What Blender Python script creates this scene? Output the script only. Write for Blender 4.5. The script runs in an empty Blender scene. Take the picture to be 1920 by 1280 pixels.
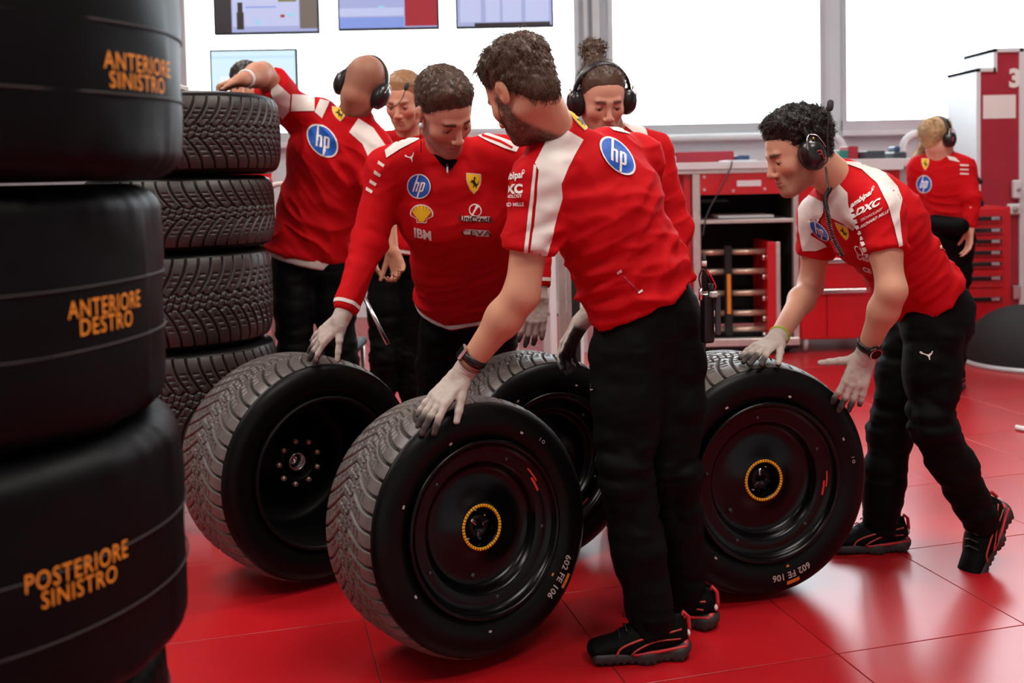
import bpy, bmesh, math, random
import numpy as np
from mathutils import Vector, Matrix
from mathutils.bvhtree import BVHTree
random.seed(7); RNG = np.random.default_rng(7)
S = bpy.context.scene
PI = math.pi

# ------------------------------------------------------------------ camera, world, lights, exposure
CAM = np.array([0.0, 0.0, 1.30]); FPX = 1920.0; PPY = 417.0
_p = math.radians(2.6); _r = 0.021
FW = np.array([0, math.cos(_p), -math.sin(_p)])
_R0 = np.array([1.0, 0, 0]); _U0 = np.cross(_R0, FW)
RT = _R0 * math.cos(_r) - _U0 * math.sin(_r)
UP = _U0 * math.cos(_r) + _R0 * math.sin(_r)
cam_d = bpy.data.cameras.new('camera'); cam = bpy.data.objects.new('camera', cam_d)
S.collection.objects.link(cam); S.camera = cam
M3 = np.stack([RT, UP, -FW], 1)
M4 = np.eye(4); M4[:3, :3] = M3; M4[:3, 3] = CAM
cam.matrix_world = Matrix(M4.tolist())
cam_d.sensor_width = 36; cam_d.lens = 36.0 * FPX / 1920
cam_d.shift_y = -(640 - PPY) / 1920.0
cam_d.clip_start = 0.05; cam_d.clip_end = 200
cam_d.dof.use_dof = True; cam_d.dof.focus_distance = 2.95; cam_d.dof.aperture_fstop = 3.2

world = bpy.data.worlds.new('world'); S.world = world; world.use_nodes = True
bg = world.node_tree.nodes['Background']
bg.inputs[0].default_value = (0.86, 0.95, 1.0, 1); bg.inputs[1].default_value = 9.0
S.view_settings.view_transform = 'Standard'; S.view_settings.look = 'None'
S.view_settings.gamma = 1; S.view_settings.use_curve_mapping = False
S.view_settings.exposure = 0.15
S.cycles.max_bounces = 8; S.cycles.diffuse_bounces = 3; S.cycles.glossy_bounces = 4
S.cycles.use_denoising = True; S.cycles.sample_clamp_indirect = 6

def area(name, loc, rot, sx, sy, power, col=(1, 1, 1)):
    l = bpy.data.lights.new(name, 'AREA'); l.shape = 'RECTANGLE'; l.size = sx; l.size_y = sy
    l.energy = power; l.color = col
    o = bpy.data.objects.new(name, l); o.location = loc; o.rotation_euler = rot
    S.collection.objects.link(o); return o

# the garage's ceiling fittings: two rows of flat panels, above and behind the photographer
for k, (x, y, e) in enumerate([(-2.6, 0.4, 70), (1.4, 0.4, 85), (-2.6, 3.0, 95), (1.4, 3.0, 85), (-2.4, 6.2, 50), (3.4, 6.2, 50)]):
    area('ceiling_lamp', (x, y, 4.55), (0, 0, 0), 1.8, 0.9, e, (1.0, 0.92, 0.84))

def ray(px, py):
    d = FW + (px - 960) / FPX * RT - (py - PPY) / FPX * UP
    return d
def P(px, py, Y):
    d = ray(px, py); return CAM + d * (Y / d[1])
def Pz(px, py, z=0.0):
    d = ray(px, py); return CAM + d * ((z - CAM[2]) / d[2])
def W2P(v):
    d = np.asarray(v) - CAM; f = d @ FW
    return 960 + FPX * (d @ RT) / f, PPY - FPX * (d @ UP) / f
def nrm(v):
    v = np.asarray(v, float); return v / (np.linalg.norm(v) + 1e-12)

# ------------------------------------------------------------------ materials
MATS = {}
def mat(name, col, rough=0.5, metal=0.0, spec=0.5, bump=None, emit=None, sheen=0, vcol=False, coat=0.0, noise=None, alpha=None):
    if name in MATS: return MATS[name]
    m = bpy.data.materials.new(name); m.use_nodes = True
    nt = m.node_tree; b = nt.nodes['Principled BSDF']
    b.inputs['Base Color'].default_value = (*col, 1)
    b.inputs['Roughness'].default_value = rough; b.inputs['Metallic'].default_value = metal
    b.inputs['Specular IOR Level'].default_value = spec
    if sheen: b.inputs['Sheen Weight'].default_value = sheen
    if coat: b.inputs['Coat Weight'].default_value = coat; b.inputs['Coat Roughness'].default_value = 0.15
    tc = nt.nodes.new('ShaderNodeTexCoord')
    src = None
    if vcol:
        a = nt.nodes.new('ShaderNodeAttribute'); a.attribute_name = 'Col'; src = a.outputs['Color']
        nt.links.new(src, b.inputs['Base Color'])
    if noise:   # (scale, lo, hi) multiplies the base colour
        n = nt.nodes.new('ShaderNodeTexNoise'); n.inputs['Scale'].default_value = noise[0]; n.inputs['Detail'].default_value = 5
        nt.links.new(tc.outputs['Object'], n.inputs['Vector'])
        mr = nt.nodes.new('ShaderNodeMapRange'); mr.inputs[3].default_value = noise[1]; mr.inputs[4].default_value = noise[2]
        mr.inputs[1].default_value = .3; mr.inputs[2].default_value = .7
        nt.links.new(n.outputs[0], mr.inputs[0])
        mx = nt.nodes.new('ShaderNodeMix'); mx.data_type = 'RGBA'; mx.blend_type = 'MULTIPLY'; mx.inputs[0].default_value = 1
        if src: nt.links.new(src, mx.inputs[6])
        else: mx.inputs[6].default_value = (*col, 1)
        nt.links.new(mr.outputs[0], mx.inputs[7]); nt.links.new(mx.outputs[2], b.inputs['Base Color'])
    if bump:    # (scale, strength[, distance])
        n = nt.nodes.new('ShaderNodeTexNoise'); n.inputs['Scale'].default_value = bump[0]; n.inputs['Detail'].default_value = 4
        nt.links.new(tc.outputs['Object'], n.inputs['Vector'])
        bp = nt.nodes.new('ShaderNodeBump'); bp.inputs['Strength'].default_value = bump[1]
        bp.inputs['Distance'].default_value = bump[2] if len(bump) > 2 else 0.01
        nt.links.new(n.outputs[0], bp.inputs['Height']); nt.links.new(bp.outputs[0], b.inputs['Normal'])
    if emit:
        b.inputs['Emission Color'].default_value = (*emit[0], 1); b.inputs['Emission Strength'].default_value = emit[1]
    MATS[name] = m; return m

RED = (0.52, 0.004, 0.008)
mat('floor_paint', (0.46, 0.006, 0.011), 0.31, spec=1.0, bump=(260, 0.10, 0.0006), noise=(2.2, .86, 1.08))
mat('grout', (0.10, 0.012, 0.012), 0.8)
mat('wall_paint', (0.70, 0.77, 0.81), 0.7, bump=(60, .05))
mat('white_paint', (0.76, 0.80, 0.83), 0.5, noise=(3, .94, 1.0))
mat('white_plain', (0.78, 0.78, 0.78), 0.55)
mat('frame_alu', (0.58, 0.62, 0.64), 0.4, 0.3)
mat('ceiling_paint', (0.35, 0.35, 0.36), 0.9)
mat('alu', (0.72, 0.70, 0.66), 0.35, 0.75, noise=(20, .9, 1.05))
mat('steel', (0.7, 0.7, 0.7), 0.22, 1.0)
mat('copper_bar', (0.62, 0.46, 0.36), 0.35, 0.7)
mat('red_lacquer', (0.62, 0.006, 0.012), 0.3, coat=.3, noise=(6, .93, 1.02))
mat('dark_red', (0.40, 0.02, 0.04), 0.45, noise=(5, .9, 1.05))
mat('black_plastic', (0.006, 0.006, 0.0065), 0.35)
mat('black_matt', (0.010, 0.010, 0.011), 0.75)
mat('dark_inside', (0.008, 0.008, 0.008), 0.9)
mat('rubber', (0.014, 0.0135, 0.013), 0.62, spec=.35, bump=(90, .12, .002), noise=(14, .8, 1.25))
mat('rubber_tread', (0.055, 0.050, 0.046), 0.45, spec=.6, vcol=True, bump=(160, .25, .002), noise=(30, .75, 1.25))
mat('rubber_side', (0.0025, 0.0025, 0.0025), 0.36, spec=.16, bump=(140, .06, .001))
mat('rim_black', (0.0015, 0.0015, 0.0016), 0.24, spec=.28)
mat('bolt_grey', (0.05, 0.045, 0.04), 0.4, .5)
mat('rim_dark', (0.002, 0.002, 0.002), 0.5, spec=.2)
mat('yellow_mark', (0.85, 0.42, 0.01), 0.5)
mat('orange_mark', (0.75, 0.25, 0.02), 0.6)
mat('orange_ink', (0.90, 0.33, 0.02), 0.7)
mat('grey_ink', (0.42, 0.38, 0.35), 0.7)
mat('red_ink', (0.55, 0.03, 0.02), 0.6)
mat('cover_cloth', (0.0028, 0.0031, 0.0038), 0.50, spec=.12, bump=(420, .18, .001), noise=(8, .85, 1.15))
mat('cover_seam', (0.018, 0.016, 0.015), 0.6)
mat('skin', (0.6, 0.33, 0.22), 0.55, spec=.35, vcol=True, bump=(220, .12, .001))
MATS['skin'].node_tree.nodes['Principled BSDF'].inputs['Subsurface Weight'].default_value = 0.0
mat('red_cloth', RED, 0.80, spec=.12, bump=(500, .15, .0008))
mat('cloth_vcol', RED, 0.78, spec=.2, sheen=.1, vcol=True, bump=(500, .15, .0008))
mat('white_cloth', (0.78, 0.72, 0.68), 0.8, spec=.2)
mat('black_cloth', (0.0024, 0.0024, 0.0028), 0.66, spec=.09, bump=(300, .2, .001))
mat('navy_cloth', (0.022, 0.023, 0.030), 0.75, spec=.25)
mat('glove_vcol', (0.5, 0.45, 0.4), 0.75, spec=.25, vcol=True, bump=(600, .3, .0008))
mat('blue_ink', (0.005, 0.10, 0.52), 0.6)
mat('white_ink', (0.85, 0.83, 0.80), 0.6)
mat('pale_ink', (0.72, 0.62, 0.58), 0.6)
mat('yellow_ink', (0.90, 0.58, 0.01), 0.6)
mat('black_ink', (0.01, 0.01, 0.01), 0.6)
mat('eye_white', (0.70, 0.66, 0.62), 0.2)
mat('iris_dark', (0.03, 0.018, 0.01), 0.15)
mat('glass', (1, 1, 1), 0.02)
def glass_nodes():
    m = MATS['glass']; nt = m.node_tree; out = nt.nodes['Material Output']; nt.nodes.remove(nt.nodes['Principled BSDF'])
    t = nt.nodes.new('ShaderNodeBsdfTransparent'); t.inputs[0].default_value = (.96, .97, .97, 1)
    g = nt.nodes.new('ShaderNodeBsdfGlossy'); g.inputs['Roughness'].default_value = .03
    f = nt.nodes.new('ShaderNodeFresnel'); f.inputs[0].default_value = 1.25
    x = nt.nodes.new('ShaderNodeMixShader')
    nt.links.new(f.outputs[0], x.inputs[0]); nt.links.new(t.outputs[0], x.inputs[1]); nt.links.new(g.outputs[0], x.inputs[2])
    nt.links.new(x.outputs[0], out.inputs[0])
glass_nodes()
def hairmat(name, col, col2):
    m = mat(name, col, 0.42, spec=.45)
    nt = m.node_tree; b = nt.nodes['Principled BSDF']
    n = nt.nodes.new('ShaderNodeTexNoise'); n.inputs['Scale'].default_value = 60
    tc = nt.nodes['Texture Coordinate']; nt.links.new(tc.outputs['Object'], n.inputs['Vector'])
    mx = nt.nodes.new('ShaderNodeMix'); mx.data_type = 'RGBA'
    mx.inputs[6].default_value = (*col, 1); mx.inputs[7].default_value = (*col2, 1)
    nt.links.new(n.outputs[0], mx.inputs[0]); nt.links.new(mx.outputs[2], b.inputs['Base Color']); return m
hairmat('hair_brown', (0.022, 0.011, 0.007), (0.15, 0.078, 0.045))
hairmat('hair_dark', (0.005, 0.004, 0.0035), (0.032, 0.025, 0.021))
hairmat('hair_black', (0.006, 0.005, 0.005), (0.03, 0.025, 0.022))
hairmat('hair_blonde', (0.42, 0.26, 0.12), (0.72, 0.52, 0.30))
hairmat('hair_ginger', (0.20, 0.09, 0.035), (0.42, 0.23, 0.11))
hairmat('hair_bun', (0.03, 0.013, 0.007), (0.12, 0.06, 0.03))

# ------------------------------------------------------------------ object helpers
def link(o): S.collection.objects.link(o); return o
def wloc(o):
    p = Vector((0, 0, 0))
    while o is not None: p = p + o.location; o = o.parent
    return p
def mk(name, verts, faces, material=None, parent=None, origin=None, smooth=True, colors=None, fmat=None, mats=None, local=False):
    """mesh object; verts are world coordinates unless local"""
    verts = np.asarray(verts, float).reshape(-1, 3)
    if not local:
        base = np.array(origin if origin is not None else (wloc(parent) if parent is not None else (0, 0, 0)), float)
        verts = verts - base
    me = bpy.data.meshes.new(name)
    me.from_pydata(verts.tolist(), [], [tuple(int(i) for i in f) for f in faces])
    if mats:
        for mm in mats: me.materials.append(MATS[mm])
        if fmat is not None: me.polygons.foreach_set('material_index', np.asarray(fmat, dtype=np.int32))
    elif material: me.materials.append(MATS[material])
    if smooth: me.polygons.foreach_set('use_smooth', np.ones(len(me.polygons), dtype=bool))
    if colors is not None:
        ca = me.color_attributes.new('Col', 'FLOAT_COLOR', 'POINT')
        c4 = np.ones((len(verts), 4), dtype=np.float32); c4[:, :3] = colors
        ca.data.foreach_set('color', c4.ravel())
    me.update()
    o = bpy.data.objects.new(name, me); link(o)
    if not local and parent is None and origin is not None: o.location = origin
    if not local and parent is not None and origin is not None: o.location = Vector(origin) - wloc(parent)
    if parent is not None: o.parent = parent
    return o
def empty(name, loc=(0, 0, 0), rot=(0, 0, 0), parent=None):
    o = bpy.data.objects.new(name, None); o.empty_display_size = .1
    o.location = loc; o.rotation_euler = rot; link(o)
    if parent is not None: o.parent = parent
    return o
def tag(o, label=None, cat=None, group=None, kind=None):
    if label: o['label'] = label
    if cat: o['category'] = cat
    if group: o['group'] = group
    if kind: o['kind'] = kind
    return o

class MB:
    """collects shapes into one mesh"""
    def __init__(s): s.v = []; s.f = []; s.n = 0
    def add(s, v, f):
        v = np.asarray(v, float).reshape(-1, 3); s.v.append(v); s.f += [tuple(int(i) + s.n for i in q) for q in f]; s.n += len(v); return s
    def box(s, x0, x1, y0, y1, z0, z1, bev=0.0, T=None):
        if bev <= 0:
            v = [(x0, y0, z0), (x1, y0, z0), (x1, y1, z0), (x0, y1, z0), (x0, y0, z1), (x1, y0, z1), (x1, y1, z1), (x0, y1, z1)]
            f = [(0, 3, 2, 1), (4, 5, 6, 7), (0, 1, 5, 4), (1, 2, 6, 5), (2, 3, 7, 6), (3, 0, 4, 7)]
        else:
            b = bev; v = []; f = []
            # chamfered box: 3 verts per corner
            for cx in (0, 1):
                for cy in (0, 1):
                    for cz in (0, 1):
                        X = (x0, x1)[cx]; Y = (y0, y1)[cy]; Z = (z0, z1)[cz]
                        sx = (b, -b)[cx]; sy = (b, -b)[cy]; sz = (b, -b)[cz]
                        v += [(X, Y + sy, Z + sz), (X + sx, Y, Z + sz), (X + sx, Y + sy, Z)]
            def c(cx, cy, cz, k): return (cx * 4 + cy * 2 + cz) * 3 + k
            f = [(c(0,0,0,0), c(0,0,1,0), c(0,1,1,0), c(0,1,0,0)), (c(1,0,0,0), c(1,1,0,0), c(1,1,1,0), c(1,0,1,0)),
                 (c(0,0,0,1), c(1,0,0,1), c(1,0,1,1), c(0,0,1,1)), (c(0,1,0,1), c(0,1,1,1), c(1,1,1,1), c(1,1,0,1)),
                 (c(0,0,0,2), c(0,1,0,2), c(1,1,0,2), c(1,0,0,2)), (c(0,0,1,2), c(1,0,1,2), c(1,1,1,2), c(0,1,1,2))]
            for cx in (0, 1):
                for cy in (0, 1):
                    for cz in (0, 1):
                        t = (c(cx,cy,cz,0), c(cx,cy,cz,1), c(cx,cy,cz,2)); f.append(t if (cx + cy + cz) % 2 else t[::-1])
            for a in (0, 1):
                for bb in (0, 1):
                    f.append((c(0,a,bb,1), c(1,a,bb,1), c(1,a,bb,2), c(0,a,bb,2)))
                    f.append((c(a,0,bb,0), c(a,1,bb,0), c(a,1,bb,2), c(a,0,bb,2)))
                    f.append((c(a,bb,0,0), c(a,bb,1,0), c(a,bb,1,1), c(a,bb,0,1)))
        v = np.array(v, float)
        if T is not None: v = v @ T[0].T + T[1]
        return s.add(v, f)
    def tube(s, pts, r, n=10, cap=True, closed=False):
        pts = np.asarray(pts, float); m = len(pts)
        rr = np.full(m, r, float) if np.isscalar(r) else np.asarray(r, float)
        if closed: tan = np.roll(pts, -1, 0) - np.roll(pts, 1, 0)
        else:
            tan = np.gradient(pts, axis=0)
        tan = tan / (np.linalg.norm(tan, axis=1, keepdims=True) + 1e-12)
        ref = np.array([0, 0, 1.0]) if abs(tan[0][2]) < .9 else np.array([1.0, 0, 0])
        u = nrm(np.cross(tan[0], ref)); V = []
        for i in range(m):
            u = nrm(u - tan[i] * (u @ tan[i])); w = np.cross(tan[i], u)
            for k in range(n):
                a = 2 * PI * k / n; V.append(pts[i] + rr[i] * (math.cos(a) * u + math.sin(a) * w))
        F = []
        for i in range(m if closed else m - 1):
            for k in range(n):
                j = (i + 1) % m
                F.append((i * n + k, i * n + (k + 1) % n, j * n + (k + 1) % n, j * n + k))
        if cap and not closed: F.append(tuple(range(n))[::-1]); F.append(tuple((m - 1) * n + k for k in range(n)))
        return s.add(V, F)
    def lathe(s, prof, n=48, T=None, closed=False, a0=0, a1=2 * PI):
        """profile (r, y) revolved about the Y axis"""
        full = abs(a1 - a0 - 2 * PI) < 1e-6; m = len(prof); V = []; F = []
        na = n if full else n + 1
        for k in range(na):
            a = a0 + (a1 - a0) * k / n
            for r, y in prof: V.append((r * math.cos(a), y, r * math.sin(a)))
        for k in range(n):
            k2 = (k + 1) % na
            for i in range(m if closed else m - 1):
                j = (i + 1) % m
                F.append((k * m + i, k * m + j, k2 * m + j, k2 * m + i))
        V = np.array(V)
        if T is not None: V = V @ T[0].T + T[1]
        return s.add(V, F)
    def ell(s, c, r, R=None, n=12, m=8):
        V = []; F = []
        for i in range(m + 1):
            t = PI * i / m
            for k in range(n):
                a = 2 * PI * k / n; V.append((math.sin(t) * math.cos(a), math.sin(t) * math.sin(a), math.cos(t)))
        V = np.array(V) * np.asarray(r)
        if R is not None: V = V @ np.asarray(R).T
        for i in range(m):
            for k in range(n):
                F.append((i * n + k, (i + 1) * n + k, (i + 1) * n + (k + 1) % n, i * n + (k + 1) % n))
        return s.add(V + np.asarray(c), F)
    def build(s, name, material, parent=None, origin=None, smooth=False, **kw):
        if not s.v: return None
        return mk(name, np.concatenate(s.v), s.f, material, parent, origin, smooth, **kw)
def frame_T(loc, right=(1, 0, 0), fwd=(0, 1, 0), up=(0, 0, 1)):
    return (np.stack([nrm(right), nrm(fwd), nrm(up)], 1), np.asarray(loc, float))
def rotz(a):
    c, s_ = math.cos(a), math.sin(a); return np.array([[c, -s_, 0], [s_, c, 0], [0, 0, 1.0]])
def bez(pts, n=24):
    """Catmull-Rom through the points"""
    p = np.asarray(pts, float); p = np.vstack([2 * p[0] - p[1], p, 2 * p[-1] - p[-2]]); out = []
    for i in range(1, len(p) - 2):
        for t in np.linspace(0, 1, n, endpoint=False):
            a, b, c, d = p[i - 1], p[i], p[i + 1], p[i + 2]
            out.append(.5 * ((2 * b) + (-a + c) * t + (2 * a - 5 * b + 4 * c - d) * t ** 2 + (-a + 3 * b - 3 * c + d) * t ** 3))
    out.append(p[-2]); return np.array(out)

# ------------------------------------------------------------------ numpy noise
def vnoise(p, seed=0):
    p = np.asarray(p, float); i = np.floor(p).astype(np.int64); f = p - i; f = f * f * (3 - 2 * f)
    def h(a, b, c):
        n = (a * 73856093) ^ (b * 19349663) ^ (c * 83492791) ^ (seed * 2654435761)
        n = (n ^ (n >> 13)) * 1274126177; n = n & 0x7fffffff
        return ((n ^ (n >> 16)) & 0xffff) / 32767.5 - 1.0
    r = 0
    for dx in (0, 1):
        for dy in (0, 1):
            for dz in (0, 1):
                w = (f[..., 0] if dx else 1 - f[..., 0]) * (f[..., 1] if dy else 1 - f[..., 1]) * (f[..., 2] if dz else 1 - f[..., 2])
                r = r + w * h(i[..., 0] + dx, i[..., 1] + dy, i[..., 2] + dz)
    return r

# ------------------------------------------------------------------ 2-D shapes for print and badges
def poly_mesh(pts, step=None):
    bm = bmesh.new(); vs = [bm.verts.new((x, y, 0)) for x, y in pts]; bm.faces.new(vs)
    return finish2d(bm, step)
def finish2d(bm, step):
    bmesh.ops.triangulate(bm, faces=bm.faces[:])
    if step:
        xs = [v.co.x for v in bm.verts]; ys = [v.co.y for v in bm.verts]
        for ax, lo, hi in ((0, min(xs), max(xs)), (1, min(ys), max(ys))):
            x = lo + step
            while x < hi:
                co = (x, 0, 0) if ax == 0 else (0, x, 0); no = (1, 0, 0) if ax == 0 else (0, 1, 0)
                bmesh.ops.bisect_plane(bm, geom=bm.verts[:] + bm.edges[:] + bm.faces[:], plane_co=co, plane_no=no, dist=1e-7)
                x += step
    bmesh.ops.remove_doubles(bm, verts=bm.verts[:], dist=1e-6)
    bm.verts.index_update()
    v = np.array([(q.co.x, q.co.y) for q in bm.verts]); f = [tuple(q.index for q in fc.verts) for fc in bm.faces]
    bm.free(); return v, f
def text_mesh(s, bold=0.02, shear=0.0, step=None, space=1.0, wscale=1.0):
    """text fitted so that cap height = 1, centred"""
    cu = bpy.data.curves.new('t', 'FONT'); cu.body = s; cu.align_x = 'CENTER'; cu.offset = bold; cu.shear = shear
    cu.space_character = space; cu.resolution_u = 3
    o = bpy.data.objects.new('t', cu); link(o)
    dg = bpy.context.evaluated_depsgraph_get(); me = bpy.data.meshes.new_from_object(o.evaluated_get(dg))
    bm = bmesh.new(); bm.from_mesh(me)
    bpy.data.objects.remove(o); bpy.data.curves.remove(cu); bpy.data.meshes.remove(me)
    h = 0.72
    for v in bm.verts: v.co = ((v.co.x) / h * wscale, (v.co.y) / h - .5, 0)
    return finish2d(bm, step)
def circle_pts(r, n=32, cx=0, cy=0): return [(cx + r * math.cos(2 * PI * k / n), cy + r * math.sin(2 * PI * k / n)) for k in range(n)]
def ring_mesh(r0, r1, n=32):
    v = np.array(circle_pts(r0, n) + circle_pts(r1, n)); f = [(k, (k + 1) % n, n + (k + 1) % n, n + k) for k in range(n)]; return v, f

# ------------------------------------------------------------------ the setting
WY = 9.6            # back wall
def struct(name, mb, m, parent=None, **kw):
    o = mb.build(name, m, parent, **kw)
    if parent is None: o['kind'] = 'structure'
    return o
floor = struct('floor', MB().box(-7, 9, -4, WY + .1, -.06, -.003), 'grout')
GA = math.radians(-14.6)     # the tile grid stands askew to the view
gu = np.array([math.cos(-GA), -math.sin(-GA) * -1 * -1, 0])
# direction of the joints running away from the camera (towards the left-hand vanishing point)
g1 = np.array([math.sin(GA), math.cos(GA), 0]); g2 = np.array([math.cos(GA), -math.sin(GA), 0])
T = 0.60
ref = Pz(1062, 1135)        # a tile corner line seen in the photograph
ref2 = Pz(1681, 1032)
r1 = ref @ g2; r2 = ref2 @ g1
tile_me = None; cnt = 0; cand = []
for i in range(-14, 15):
    for j in range(-16, 16):
        c = g2 * (r1 + (i + .5) * T) + g1 * (r2 + (j + .5) * T)
        if c[1] < 1.6 or c[1] > 9.4: continue
        px, py = W2P((c[0], c[1], 0))
        if -140 < px < 2060 and py < 1420: cand.append((c[1], c))
cand.sort(key=lambda t: t[0])
first = None
for k, (d, c) in enumerate(cand[:300]):
    if first is None:
        h = T / 2 - .0016; mb = MB().box(-h, h, -h, h, -.012, 0.0, .0010)
        first = mk('floor_tile', np.concatenate(mb.v), mb.f, 'floor_paint', local=True, smooth=False); o = first
    else: o = first.copy(); link(o)
    o.location = (c[0], c[1], 0); o.rotation_euler = (0, 0, -GA); o.parent = floor
used = {(round(c[0], 3), round(c[1], 3)) for d, c in cand[:300]}
mb = MB(); h = T / 2 - .0016; R = rotz(-GA)
for i in range(-20, 22):
    for j in range(-22, 22):
        c = g2 * (r1 + (i + .5) * T) + g1 * (r2 + (j + .5) * T)
        if (round(c[0], 3), round(c[1], 3)) in used or not (-6.5 < c[0] < 8.5 and -3.5 < c[1] < WY - .4): continue
        q = np.array([(-h, -h, 0), (h, -h, 0), (h, h, 0), (-h, h, 0)]) @ R.T + np.array([c[0], c[1], 0]); mb.add(q, [(0, 1, 2, 3)])
o = mb.build('floor_tile', 'floor_paint', floor); o['kind'] = 'stuff'

CEIL = 4.6
struct('ceiling', MB().box(-7, 9, -4, WY + .1, CEIL, CEIL + .1), 'ceiling_paint')
struct('wall_left', MB().box(-7.1, -7, -4, WY + .1, 0, CEIL), 'wall_paint')
struct('wall_right', MB().box(9, 9.1, -4, WY + .1, 0, CEIL), 'wall_paint')
struct('wall_front', MB().box(-7, 9, -4.1, -4, 0, CEIL), 'wall_paint')

def bx(px, Y=WY): return P(px, 230, Y)[0]
def bz(py, px=960, Y=WY): return P(px, py, Y)[2]
sill = bz(232, 1300)
wb = MB()
wb.box(-7, 9, WY, WY + .25, 0, sill - .10)
wb.box(-7, 9, WY, WY + .25, CEIL - .12, CEIL)
edges = [(-7.0, bx(346)), (bx(1088), bx(1142)), (bx(1546), bx(1577)), (bx(2060), 9.0)]
for a, b in edges: wb.box(a, b, WY, WY + .25, sill - .10, CEIL - .12)
struct('wall_back', wb, 'wall_paint')
for n, (a, b) in enumerate([(edges[0][1], edges[1][0]), (edges[1][1], edges[2][0]), (edges[2][1], edges[3][0])]):
    root = empty('window_%d' % (n + 1), ((a + b) / 2, WY, sill)); root['kind'] = 'structure'
    f = MB(); t = .05; z0 = sill - .10; z1 = CEIL - .12
    f.box(a, b, WY - .05, WY + .05, z0, z0 + .10); f.box(a, b, WY - .03, WY + .05, z1 - t, z1)
    f.box(a, a + t, WY - .03, WY + .05, z0, z1); f.box(b - t, b, WY - .03, WY + .05, z0, z1)
    f.build('window_frame', 'frame_alu', root)
    MB().box(a + t, b - t, WY + .01, WY + .016, z0 + .10, z1 - t).build('pane', 'glass', root)
    MB().box(a - .02, b + .02, WY - .12, WY, z0 - .05, z0, .005).build('window_sill', 'white_paint', root)
# slim posts between the two window bays
for px0, px1 in ((1096, 1104), (1112, 1126)):
    o = MB().box(bx(px0), bx(px1), WY - .09, WY - .03, sill, CEIL).build('trim_%d' % (1 if px0 < 1100 else 2), 'frame_alu'); o['kind'] = 'structure'
o = MB().box(-7, 9, WY - .02, WY, 0, .10).build('baseboard_back', 'white_plain'); o['kind'] = 'structure'

# ------------------------------------------------------------------ rails, screens
def rail(pxs, pys, Y, r, label, grp=None):
    pts = [P(a, b, Y) for a, b in zip(pxs, pys)]
    # rounded corner hoop standing on the floor
    l, rr = pts[0], pts[1]; c = .12; q = [(l[0], Y, 0.02)] + [(l[0], Y, l[2] - c)]
    q += [(l[0] + c * (1 - math.cos(a)), Y, l[2] - c + c * math.sin(a)) for a in np.linspace(.2, PI / 2, 6)]
    q += [(rr[0] - c + c * math.sin(a), Y, l[2] - c + c * math.cos(a)) for a in np.linspace(0, PI / 2, 7)]
    q += [(rr[0], Y, 0.02)]
    root = empty('tubular_rail', ((l[0] + rr[0]) / 2, Y, 0)); MB().tube(q, r, 12).build('hoop', 'white_paint', root, smooth=True)
    f = MB()
    for x in (l[0], rr[0]): f.box(x - .05, x + .05, Y - .05, Y + .05, 0, .02, .003)
    f.build('foot_plate', 'white_paint', root)
    return tag(root, label, 'rail', grp)
rail((1180, 1580), (262, 258), 8.9, .035, 'white tubular hoop rail with rounded corner behind the long workbench')
rail((1694, 2000), (252, 250), 8.9, .035, 'white tubular hoop rail behind the blonde ponytailed woman')

def quadface(mb, x0, x1, z0, z1, y): mb.add([(x0, y, z0), (x1, y, z0), (x1, y, z1), (x0, y, z1)], [(0, 1, 2, 3)])
def emat(name, col, s=1.0): return mat(name, (.02, .02, .02), .3, emit=(col, s))
for nm, c in dict(scr_lilac=(.33, .36, .62), scr_blue=(.20, .28, .66), scr_pale=(.47, .50, .74), scr_white=(.78, .86, .93), scr_black=(.012, .008, .012),
                  scr_red=(.32, .006, .02), scr_maroon=(.09, .01, .02), scr_brown=(.14, .11, .09), scr_cyan=(.25, .6, .72), scr_olive=(.16, .17, .05)).items(): emat(nm, c)
def monitor(px0, px1, py0, py1, Y, tilt, label, blocks, hang=True):
    a = P(px0, py1, Y); b = P(px1, py1 - (px1 - px0) * .022, Y); t = P(px0, py0, Y)
    cx = (a[0] + b[0]) / 2; w = b[0] - a[0]; h = t[2] - a[2]; z0 = (a[2] + b[2]) / 2
    root = empty('monitor', (cx, Y, z0 + h / 2)); root.rotation_euler = (0, 0, tilt)
    def loc(mb, name, m, par=root): return mk(name, np.concatenate(mb.v), mb.f, m, par, local=True, smooth=False)
    loc(MB().box(-w / 2 - .012, w / 2 + .012, .004, .05, -h / 2 - .012, h / 2 + .012, .004), 'case', 'black_plastic')
    scr = MB(); quadface(scr, -w / 2, w / 2, -h / 2, h / 2, .002); so = loc(scr, 'screen', blocks[0])
    for i, (m, u0, u1, v0, v1) in enumerate(blocks[1]):
        q = MB(); quadface(q, -w / 2 + w * u0, -w / 2 + w * u1, -h / 2 + h * v0, -h / 2 + h * v1, .0010 - .0002 * i); loc(q, 'screen_field', m, so)
    if hang:
        hh = CEIL - (z0 + h / 2)
        loc(MB().box(-.03, .03, .05, .11, 0, hh - .003).box(-.12, .12, .045, .06, -.08, .08), 'ceiling_bracket', 'frame_alu')
    return tag(root, label, 'monitor')
S1 = [('scr_black', 0, .16, 0, 1), ('scr_maroon', 0, .10, .5, 1), ('scr_pale', .17, .82, .08, .98), ('scr_brown', .83, 1, .04, 1), ('scr_black', .21, .28, .04, .28), ('scr_black', .22, .27, .28, .42),
      ('scr_olive', .62, .80, .42, .60), ('scr_black', .62, .80, .56, .62), ('scr_red', .64, .68, .20, .24), ('scr_cyan', .70, .78, .22, .25), ('scr_cyan', .40, .43, .10, .18), ('scr_blue', .30, .60, .34, .36)]
monitor(405, 595, -72, 62, 6.4, .02, 'leftmost hanging screen with black bottle shape on its lilac page', ('scr_lilac', S1))
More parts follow.
